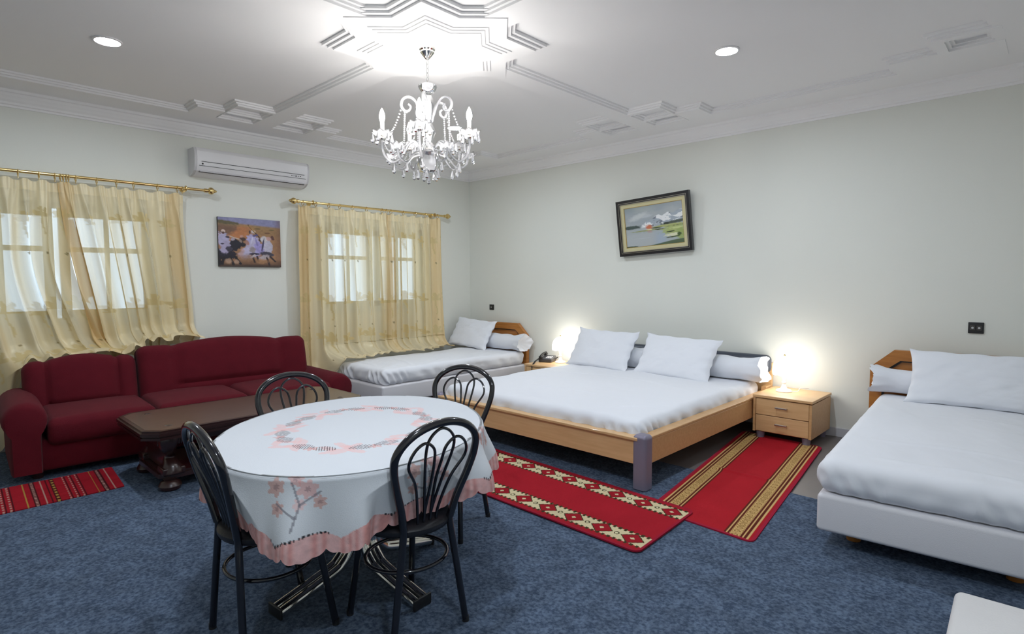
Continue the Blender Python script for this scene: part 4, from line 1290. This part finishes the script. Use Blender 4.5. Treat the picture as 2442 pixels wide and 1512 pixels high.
for s in (-1, 1):
    y = s * (cl / 2 - 0.19)
    sup = MB().box((0, y, 0.24), (cw - 0.36, 0.07, 0.25), 0.01)
    spn = sup.build('end_support', M['mahog'], CT, smooth=False)
    for sx in (-1, 1):
        x = sx * (cw / 2 - 0.155)
        # S shaped carved leg: gadrooned roll on top, scrolled belly, block below
        leg = MB()
        pts = spline([(x - sx * 0.02, y, 0.375), (x + sx * 0.035, y + s * 0.02, 0.345), (x + sx * 0.030, y + s * 0.02, 0.29), (x - sx * 0.02, y, 0.24), (x - sx * 0.03, y, 0.19), (x + sx * 0.01, y, 0.14), (x + sx * 0.02, y, 0.10)], 6)
        rad = [0.052 + 0.018 * math.sin(i / (len(pts) - 1) * PI * 2.4 + 0.6) for i in range(len(pts))]
        leg.tube(pts, rad, 12)
        leg.box((x, y, 0.125), (0.13, 0.14, 0.05), 0.012)
        lg = leg.build('carved_leg', M['mahog'], CT)
        g_ = MB()
        for k in range(7): g_.lathe([(0.004, -0.028), (0.009, -0.012), (0.009, 0.014), (0.004, 0.03)], seg=8, M=Matrix.Translation((x + sx * 0.072, y - 0.045 + 0.015 * k, 0.335)))
        for k in range(7): g_.lathe([(0.004, -0.028), (0.009, -0.012), (0.009, 0.014), (0.004, 0.03)], seg=8, M=Matrix.Translation((x - 0.045 + 0.015 * k, y + s * 0.078, 0.335)))
        g_.build('gadroon', M['mahog'], lg)
        MB().lathe([(0.045, 0.0), (0.062, 0.008), (0.070, 0.03), (0.058, 0.055), (0.036, 0.066), (0.046, 0.080)], (x + sx * 0.03, y + s * 0.02, 0), 18).build('bun_foot', M['mahog'], CT)

# ------------------------------------------------------------------ dining table and cloth
TCX, TCY, TZ = 3.905, -4.235, 0.726
TA, TB = 0.705, 0.580
TROT = math.atan2(-0.769, 0.64)
DT = empty('dining_table', (TCX, TCY, 0.008), label='oval dining table on chrome tube pedestal under the embroidered cloth', cat='table')
n = 64
oval = [(TA * math.cos(2 * PI * i / n) * math.cos(TROT) - TB * math.sin(2 * PI * i / n) * math.sin(TROT),
         TA * math.cos(2 * PI * i / n) * math.sin(TROT) + TB * math.sin(2 * PI * i / n) * math.cos(TROT)) for i in range(n)]
MB().prism([(x * 0.99, y * 0.99) for x, y in oval], TZ - 0.040, TZ - 0.014).build('tabletop', M['offwhite'], DT, smooth=False)
for k in range(4):
    a = k * PI / 2 + math.radians(5)
    d = Vector((math.cos(a), math.sin(a), 0)); nrm = Vector((-d.y, d.x, 0))
    for s in (-1, 1):
        off = nrm * 0.024 * s
        pts = [d * 0.16 + off + Vector((0, 0, TZ - 0.045)), d * 0.075 + off + Vector((0, 0, 0.62)), d * 0.060 + off + Vector((0, 0, 0.50)), d * 0.060 + off + Vector((0, 0, 0.24)),
               d * 0.068 + off + Vector((0, 0, 0.17)), d * 0.11 + off + Vector((0, 0, 0.115)), d * 0.17 + off + Vector((0, 0, 0.085)), d * 0.42 + off + Vector((0, 0, 0.024))]
        o = MB().tube(spline(pts, 6), 0.021, 12).build('pedestal_tube', M['chrome'], DT)
    MB().box((0, 0, 0), (0.012, 0.098, 0.048), 0.005, Matrix.Translation(d * 0.424 + Vector((0, 0, 0.027))) @ Matrix.Rotation(a, 4, 'Z')).build('foot_cap', M['blackmatt'], DT)

spots = [((4.351, -4.295), 1.52, 'black hoop back bistro chair whose whole fan of back wires shows'),
         ((4.008, -4.700), -0.03, 'black hoop back bistro chair seen side on beside the cloth'),
         ((3.770, -3.580), 3.60, 'black hoop back bistro chair between the dining table and the double bed'),
         ((3.400, -4.241), -1.766, 'black hoop back bistro chair between the dining table and the coffee table')]

def tablecloth():
    nt_ = 840
    ntop, ndr = 100, 110
    th = np.linspace(0, 2 * PI, nt_, endpoint=False)
    k = np.concatenate([np.linspace(0.02, 1, ntop), 1 + np.linspace(0, 1, ndr + 1)[1:]])
    K, TH_ = np.meshgrid(k, th, indexing='ij')
    ex = TA * np.cos(TH_); ey = TB * np.sin(TH_)
    nx = np.cos(TH_) / TA; ny = np.sin(TH_) / TB
    nl = np.hypot(nx, ny); nx /= nl; ny /= nl
    ang = TH_ + TROT
    top = np.minimum(K, 1)
    t = np.clip(K - 1, 0, 1)
    # drop length: longer where the cloth hangs free, scalloped at the hem
    wa = np.arctan2(np.sin(ang - math.radians(-52)), np.cos(ang - math.radians(-52)))
    drop = 0.232 + 0.022 * np.exp(-(wa / 0.35) ** 2) + 0.02 * np.sin(3 * TH_ + 1) * 0.5
    scal = 0.020 * np.abs(np.sin(15 * TH_)) ** 0.6 + 0.006 * np.abs(np.sin(45 * TH_))
    drop = drop + scal * smooth(0.75, 1.0, t)
    rr = 0.018
    s = t * drop
    down = np.where(s < rr * PI / 2, rr * (1 - np.cos(np.minimum(s / rr, PI / 2))), rr + s - rr * PI / 2)
    out = np.where(s < rr * PI / 2, rr * np.sin(np.minimum(s / rr, PI / 2)), rr)
    f = 0.5 + 0.5 * np.sin(11 * TH_ + 1.6 * np.sin(3 * TH_ + 0.7) + 0.4)
    f2 = 0.5 + 0.5 * np.sin(19 * TH_ + 2.0 * np.sin(2 * TH_))
    out = out + (0.055 * f ** 1.5 + 0.014 * f2) * smooth(0.05, 1.0, t) + 0.012 * t - 0.012
    X = ex * top * 0.985 + nx * out * (t > 0); Y = ey * top * 0.985 + ny * out * (t > 0)
    Z = TZ - down * (t > 0) + 0.0
    Z = Z + 0.0015 * (fbm(X * 6, Y * 6) - 0.5) * (t <= 0)
    c, s_ = math.cos(TROT), math.sin(TROT)
    WX = TCX + c * X - s_ * Y; WY = TCY + s_ * X + c * Y
    # the cloth is held off by the chair backs and lies on the seats pushed under it
    for (qx, qy), qa, _l in spots:
        ca, sa = math.cos(qa), math.sin(qa)
        lx = ca * (WX - qx) + sa * (WY - qy); ly = -sa * (WX - qx) + ca * (WY - qy)
        lim = -0.125 - 0.105 * smooth(0.44, 0.86, Z)
        near = 1 - smooth(0.215, 0.30, np.abs(lx))
        push = np.maximum(lim - ly, 0) * near * (ly > -0.42) * (t > 0)
        ly2 = ly + push
        WX = qx + ca * lx - sa * ly2; WY = qy + sa * lx + ca * ly2
        onseat = (np.hypot(lx, ly2) < 0.20) & (t > 0)
        Z = np.where(onseat, np.maximum(Z, 0.480 + 0.004 * np.sin(lx * 60)), Z)
    P = np.stack([WX, WY, Z], 2)
    # ---------------- embroidery
    col = np.empty(K.shape + (3,)); col[:] = np.array((0.64, 0.665, 0.70))
    pink = np.array(lin(230, 186, 184)); pink2 = np.array(lin(216, 152, 146)); grey = np.array(lin(120, 118, 128)); dark = np.array(lin(84, 66, 68)); rust = np.array(lin(202, 136, 118))
    def blend(m, cc, a): 
        m = np.asarray(m, float)[..., None] * a
        col[:] = col * (1 - m) + cc * m
    nse = fbm(X * 40, Y * 40, 3)
    # wreath on the top: clusters of pale leaves with hatched dark veins, single blossoms between
    WRx, WRy = TA * 0.52, TB * 0.54
    for j in range(8):
        a0 = j * PI / 4 + 0.2
        for m_ in range(7):
            a1 = a0 + (m_ - 3) * 0.060
            off = 1 + 0.15 * math.sin(m_ * 2.4 + j) 
            cx, cy = WRx * off * math.cos(a1), WRy * off * math.sin(a1)
            ro = a1 + PI / 2 + 0.7 * (1 if m_ % 2 else -1)
            dx, dy = X - cx, Y - cy
            lx = dx * math.cos(ro) + dy * math.sin(ro); ly = -dx * math.sin(ro) + dy * math.cos(ro)
            r = np.sqrt((lx / 0.042) ** 2 + (ly / 0.018) ** 2) + 1.0 * (nse - 0.5)
            blend((r < 1) & (t <= 0), pink, 0.6)
        for sg in (-1, 1):
            a1 = a0 + sg * 0.24
            cx, cy = WRx * math.cos(a1), WRy * math.sin(a1)
            ro = a1 + PI / 2
            dx, dy = X - cx, Y - cy
            lx = dx * math.cos(ro) + dy * math.sin(ro); ly = -dx * math.sin(ro) + dy * math.cos(ro)
            wid = 0.034 * np.clip(1 - np.abs(lx) / 0.055, 0, 1) ** 0.5
            hat = (np.abs(ly) < wid) & (np.abs(lx) < 0.055) & (((lx + 0.4 * ly) / 0.011) % 1 < 0.45) & (t <= 0)
            blend(hat, dark, 0.85)
        a1 = a0 + PI / 8
        cx, cy = WRx * 1.04 * math.cos(a1), WRy * 1.04 * math.sin(a1)
        dx, dy = X - cx, Y - cy
        r = np.hypot(dx, dy) / (0.030 * (0.7 + 0.3 * np.cos(5 * np.arctan2(dy, dx))))
        blend((r < 1) & (t <= 0), pink2, 0.62)
    # bouquets on the hanging part
    perim = np.cumsum(np.hypot(np.diff(TA * np.cos(np.append(th, th[0])), append=0)[:nt_], np.diff(TB * np.sin(np.append(th, th[0])), append=0)[:nt_]))
    arc = np.broadcast_to(perim[None, :], K.shape)
    tot = perim[-1]
    for w0 in (-48, -2, 40, 90, 140, 185, 230, 268):
        th0 = math.radians(w0) - TROT
        i0 = int((th0 % (2 * PI)) / (2 * PI) * nt_)
        du = (arc - perim[i0] + tot / 2) % tot - tot / 2
        hz = s
        for fx, fz, fr, cc in ((-0.065, 0.045, 0.034, rust), (0.045, 0.050, 0.036, pink2), (-0.055, 0.115, 0.026, rust), (0.085, 0.095, 0.024, rust), (0.0, 0.012, 0.030, pink2), (0.02, 0.10, 0.022, pink)):
            dx, dz = du - fx, hz - fz
            r = np.hypot(dx, dz) / (fr * (0.82 + 0.18 * np.cos(6 * np.arctan2(dz, dx) + fx * 40))) + 0.5 * (nse - 0.5)
            blend((r < 1) & (t > 0), cc, 0.62); blend((r < 0.32) & (t > 0), dark, 0.4)
        for x0, z0, x1, z1 in ((0.0, 0.18, 0.02, 0.10), (0.02, 0.10, 0.085, 0.06), (0.02, 0.10, -0.01, 0.03), (0.01, 0.14, -0.06, 0.10)):
            d0, d1 = x1 - x0, z1 - z0
            q = np.clip(((du - x0) * d0 + (hz - z0) * d1) / (d0 * d0 + d1 * d1), 0, 1)
            dd = np.hypot(du - x0 - q * d0, hz - z0 - q * d1)
            blend((dd < 0.0035) & (t > 0), grey, 0.75)
    # pink leaf lace at the hem with a dark open work edge
    from_hem = drop - s
    lace_h = 0.036 + 0.026 * np.abs(np.sin(9 * TH_ + 0.5)) + 0.012 * (fbm(arc * 22, s * 5) - 0.5)
    lace = (from_hem < lace_h) & (t > 0)
    leafp = 0.5 + 0.5 * np.sin(arc / 0.022 + 9 * np.sin(TH_ * 18))
    lc = pink * 0.95 + (pink2 - pink) * (0.9 * leafp)[..., None]
    col[lace] = (lc * (0.75 + 0.5 * fbm(arc * 60, s * 60))[..., None])[lace]
    edge = (np.abs(from_hem - lace_h) < 0.0035) & (t > 0) & (((arc / 0.012) % 1) < 0.55) & (np.sin(TH_ * 9 + 1) > 0.1)
    col[edge] = np.array((0.02, 0.02, 0.025))
    mb = MB().grid(P, closed_u=True)
    c0 = np.array([[TCX, TCY, TZ]])
    base = P[0]
    mb.add(np.concatenate([base, c0]), [(i, (i + 1) % nt_, nt_) for i in range(nt_)])
    cc = np.concatenate([col.reshape(-1, 3), col[0], np.array([[0.64, 0.665, 0.70]])])
    o = mb.build('tablecloth', M['cloth'], angle=0, col=cc)
    fix_normals(o)
    tag(o, 'white oval tablecloth embroidered with pink flowers and a pink lace hem', 'tablecloth')
tablecloth()

# ------------------------------------------------------------------ dining chairs
def chair():
    c = empty('dining_chair')
    # seat
    MB().lathe([(0.01, 0.418), (0.165, 0.418), (0.178, 0.424), (0.185, 0.436), (0.185, 0.448), (0.176, 0.458), (0.15, 0.463), (0.01, 0.464)], (0, 0.0, 0), 36).build('seat', M['vinyl'], c)
    right = [(0.108, -0.155, 0.455), (0.128, -0.172, 0.54), (0.160, -0.195, 0.63), (0.180, -0.212, 0.70)]
    t = np.linspace(0, PI, 15)
    arc = [(0.184 * math.cos(a), -0.222 - 0.036 * math.sin(a), 0.745 + 0.122 * math.sin(a)) for a in t]
    path = right + arc + [(-x, y, z) for x, y, z in right[::-1]]
    MB().tube(spline(path, 4), 0.0155, 12).build('back_hoop', M['black'], c)
    for s in (-1, 1):
        MB().tube(spline([(s * 0.108, -0.155, 0.465), (s * 0.108, -0.153, 0.43), (s * 0.135, -0.16, 0.25), (s * 0.172, -0.168, 0.004)], 5), 0.0138, 12).build('leg', M['black'], c)
        MB().tube(spline([(s * 0.118, 0.125, 0.43), (s * 0.124, 0.135, 0.38), (s * 0.150, 0.196, 0.004)], 5), 0.0138, 12).build('leg', M['black'], c)
        for y, x in ((-0.168, 0.172), (0.196, 0.150)):
            MB().lathe([(0.0145, 0), (0.0145, 0.022)], (s * x, y, 0.0), 12).build('foot_cap', M['blackmatt'], c)
    MB().tube([(0.165 * math.cos(a), -0.005 + 0.158 * math.sin(a), 0.285) for a in np.linspace(0, 2 * PI, 41)[:-1]], 0.008, 10, closed=True).build('foot_ring', M['black'], c)
    # three overlapping wire loops that fan out from the seat
    def yat(z): return -0.150 - 0.105 * smooth(0.44, 0.86, z)
    for cx, hw, zt, bx in ((-0.072, 0.056, 0.800, -0.030), (0.0, 0.062, 0.845, 0.0), (0.072, 0.056, 0.800, 0.030)):
        pts = []
        for sgn in (-1, 1):
            side = [(bx + sgn * 0.013, 0.425), (bx + sgn * 0.016, 0.50), (cx * 0.62 + sgn * hw * 0.62, 0.63), (cx + sgn * hw, zt - 0.085), (cx + sgn * hw * 0.78, zt - 0.028)]
            if sgn > 0: side = side[::-1]
            else: pts_l = side
            if sgn > 0: pts = pts_l + [(cx, zt)] + side
        P3 = [(x, float(yat(z)), z) for x, z in pts]
        MB().tube(spline(P3, 5), 0.0058, 8).build('back_wire', M['black'], c)
    return c
proto = chair()
for i, ((x, y), a, lab) in enumerate(spots):
    o = proto if i == 0 else copy_tree(proto)
    o.location = (x, y, 0.008)
    o.rotation_euler = (0, 0, a)
    tag(o, lab, 'chair', 'bistro chairs around the oval table')

# ------------------------------------------------------------------ ottoman at the right
OT = empty('ottoman', (6.38, -3.79, 0.008), math.radians(2), label='off white upholstered stool standing before the foot of the single bed', cat='stool')
V, F = rounded_box(0.335, 0.33, 0.20, 0.022, (8, 8, 2), 4)
V[:, 2] += np.where(V[:, 2] > 0.15, 0.012 * (1 - (V[:, 0] / 0.335) ** 2) * (1 - (V[:, 1] / 0.33) ** 2), 0)
MB().add(V + np.array((0, 0, 0.245)), F).build('cushion', M['ottoman'], OT)
for sx in (-1, 1):
    for sy in (-1, 1): MB().lathe([(0.022, 0), (0.028, 0.05)], (sx * 0.27, sy * 0.27, 0), 12).build('foot', M['mahog'], OT)

# ------------------------------------------------------------------ ceiling downlights, plus one added fill light
for i, (x, y, lab) in enumerate(((*at(256, 97, 2, H)[:2], 'round lit downlight in the ceiling over the sofa end'),
                                 (*at(1733, 120, 2, H)[:2], 'round lit downlight in the ceiling over the double bed'),
                                 (1.625, -1.664, 'round lit downlight in the ceiling over the corner bed, behind the chandelier'),
                                 (4.494, -4.662, 'round lit downlight in the ceiling over the dining chairs'),
                                 (6.35, -5.05, 'added round fill light, out of view in the ceiling over the upholstered stool'))):  # added unseen lamp, brightens the surfaces that face the camera
    d = empty('downlight', (x, y, H if i < 4 else H - 0.055), label=lab, cat='downlight')
    MB().lathe([(0.085, 0.0), (0.085, -0.006), (0.072, -0.010), (0.070, -0.004)], seg=28, cap=False).build('rim', M['white'], d)
    o = MB().lathe([(0.001, -0.004), (0.071, -0.004), (0.071, -0.002)], seg=28, cap=False).build('lens', M['down'], d)
    fix_normals(o)

# ------------------------------------------------------------------ chandelier
HX, HY = 3.18, -3.235
CH = empty('chandelier', (HX, HY, 0), label='lit crystal chandelier with candle bulbs hanging from the ceiling star', cat='chandelier')
MB().lathe([(0.050, STARZ), (0.052, STARZ - 0.012), (0.044, STARZ - 0.020), (0.046, STARZ - 0.030), (0.034, STARZ - 0.046), (0.022, STARZ - 0.060), (0.010, STARZ - 0.072), (0.002, STARZ - 0.076)], seg=24).build('canopy', M['chrome'], CH)
zc = STARZ - 0.074
k = 0
while zc > 2.645:
    pts = []
    for t in np.linspace(0, 2 * PI, 17)[:-1]:
        a, b = 0.0075 * math.cos(t), 0.017 * math.sin(t)
        pts.append((a, 0, zc - 0.015 + b) if k % 2 else (0, a, zc - 0.015 + b))
    MB().tube(pts, 0.0022, 6, closed=True).build('chain_link', M['steel'], CH)
    zc -= 0.027; k += 1
MB().lathe([(0.060, 2.668), (0.062, 2.658), (0.050, 2.633), (0.030, 2.618), (0.020, 2.613)], seg=20).build('top_cup', M['crystal'], CH)
MB().tube([(0, 0, 2.70), (0, 0, 2.178)], 0.005, 8).build('stem', M['chrome'], CH)
MB().lathe([(0.020, 2.613), (0.036, 2.578), (0.040, 2.538), (0.032, 2.488), (0.024, 2.448), (0.030, 2.418), (0.045, 2.388), (0.048, 2.358), (0.034, 2.323), (0.030, 2.298), (0.055, 2.263), (0.060, 2.238), (0.040, 2.218), (0.010, 2.213)], seg=18).build('column', M['crystal'], CH)
MB().lathe([(0.004, 2.240), (0.052, 2.240), (0.058, 2.248), (0.052, 2.263), (0.004, 2.268)], seg=20).build('hub', M['chrome'], CH)
MB().lathe([(0.075, 2.203), (0.080, 2.178), (0.076, 2.143), (0.060, 2.113), (0.030, 2.103), (0.004, 2.100)], seg=20, cap=False).build('bottom_bowl', M['crystal'], CH)

def drop_prof(h, w): return [(0.0008, 0), (w * 0.35, -h * 0.12), (w * 0.55, -h * 0.35), (w, -h * 0.72), (w * 0.75, -h * 0.92), (0.0008, -h)]
drop_me = MB().lathe(drop_prof(0.055, 0.013), seg=8, cap=False).build('crystal_drop', M['crystal'], CH, smooth=False)
drop_me.location = (0, 0, 2.100)
def hang(p, sc=1.0):
    o = drop_me.copy()
    C.objects.link(o)
    o.parent = CH
    o.location = p
    o.scale = (sc, sc, sc)
    return o
def beads(name, p0, p1, sag, nb, r=0.006):
    mb = MB()
    for i in range(nb):
        t = i / (nb - 1)
        q = Vector(p0).lerp(Vector(p1), t); q.z -= sag * 4 * t * (1 - t)
        mb.lathe([(0.0006, -r), (r * 0.72, -r * 0.7), (r, 0), (r * 0.72, r * 0.7), (0.0006, r)], tuple(q), 6, cap=False)
    return mb.build(name, M['crystal'], CH, smooth=False)

def rosette(c, r, name='bobeche'):
    """scalloped glass dish"""
    prof = [(0.012, -0.012), (r * 0.55, -0.014), (r * 0.9, -0.002), (r, 0.012), (r * 0.86, 0.006), (0.012, -0.002)]
    seg = 32
    V = []
    for rr, zz in prof:
        for i in range(seg):
            a = 2 * PI * i / seg
            q = rr * (1 + 0.10 * math.cos(8 * a) * (rr / r))
            V.append((c[0] + q * math.cos(a), c[1] + q * math.sin(a), c[2] + zz + 0.006 * math.cos(8 * a) * (rr / r)))
    return MB().grid(np.array(V).reshape(len(prof), seg, 3), closed_u=True).build(name, M['crystal'], CH, angle=0)

view = math.atan2(CAM.y - HY, CAM.x - HX)        # bearing of the spot the photograph was taken from
ARM = 0.295
for i in range(5):
    a = view + math.radians((-10, 62, 134, 206, 278)[i])
    d = Vector((math.cos(a), math.sin(a), 0))
    def q(r, z): return (d.x * r, d.y * r, z)
    MB().tube(spline([q(0.04, 2.253), q(0.09, 2.303), q(0.13, 2.278), q(0.17, 2.203), q(0.225, 2.163), q(0.275, 2.193), q(ARM, 2.248), q(ARM, 2.303)], 6), 0.0085, 10).build('arm', M['crystal'], CH)
    MB().lathe([(0.006, 2.298), (0.014, 2.308), (0.010, 2.323), (0.006, 2.328)], (d.x * ARM, d.y * ARM, 0), 12).build('cup', M['chrome'], CH)
    rosette(q(ARM, 2.338), 0.066)
    MB().lathe([(0.013, 2.333), (0.013, 2.408), (0.010, 2.412)], (d.x * ARM, d.y * ARM, 0), 14).build('candle_sleeve', M['ceramic'], CH)
    if i != 2:
        MB().lathe([(0.009, 2.410), (0.015, 2.424), (0.0185, 2.442), (0.0165, 2.462), (0.010, 2.481), (0.004, 2.494), (0.0006, 2.499)], (d.x * ARM, d.y * ARM, 0), 16, cap=False).build('candle_bulb', M['bulb'], CH, angle=0)
    # lower ornament dish on its own short arm between the candles
    b = a + math.radians(36)
    e = Vector((math.cos(b), math.sin(b), 0))
    def w(r, z): return (e.x * r, e.y * r, z)
    MB().tube(spline([w(0.05, 2.228), w(0.12, 2.213), w(0.19, 2.148), w(0.25, 2.168), w(0.265, 2.223)], 6), 0.007, 8).build('lower_arm', M['crystal'], CH)
    rosette(w(0.265, 2.233), 0.052)
    for kk in range(6):
        t = 2 * PI * kk / 6
        hang((d.x * ARM + 0.062 * math.cos(t), d.y * ARM + 0.062 * math.sin(t), 2.340), 1.15)
        if kk < 4: hang((e.x * 0.265 + 0.048 * math.cos(t * 1.5), e.y * 0.265 + 0.048 * math.sin(t * 1.5), 2.236), 1.0)
    hang(q(0.225, 2.154), 1.2)
    hang(w(0.19, 2.143), 1.1)
    # shepherd crook scroll above with bead strands down to the arm
    sp = [q(0.03, 2.438), q(0.055, 2.508), q(0.085, 2.563), q(0.125, 2.583), q(0.162, 2.563), q(0.172, 2.523), q(0.150, 2.493), q(0.122, 2.498), q(0.112, 2.523), q(0.128, 2.538)]
    MB().tube(spline(sp, 6), [0.010] * 6 * 6 + [0.009 - 0.0001 * j for j in range(19)], 10).build('scroll', M['crystal'], CH)
    beads('bead_strand', q(0.150, 2.483), q(0.16, 2.223), 0.0, 20, 0.0068)
    beads('bead_strand', q(ARM, 2.323), w(0.265, 2.213), 0.06, 18)
    beads('bead_strand', q(0.170, 2.518), q(ARM - 0.02, 2.338), 0.05, 16)
    hang(q(0.07, 2.128), 1.3)
hang((0, 0, 2.100), 1.3)
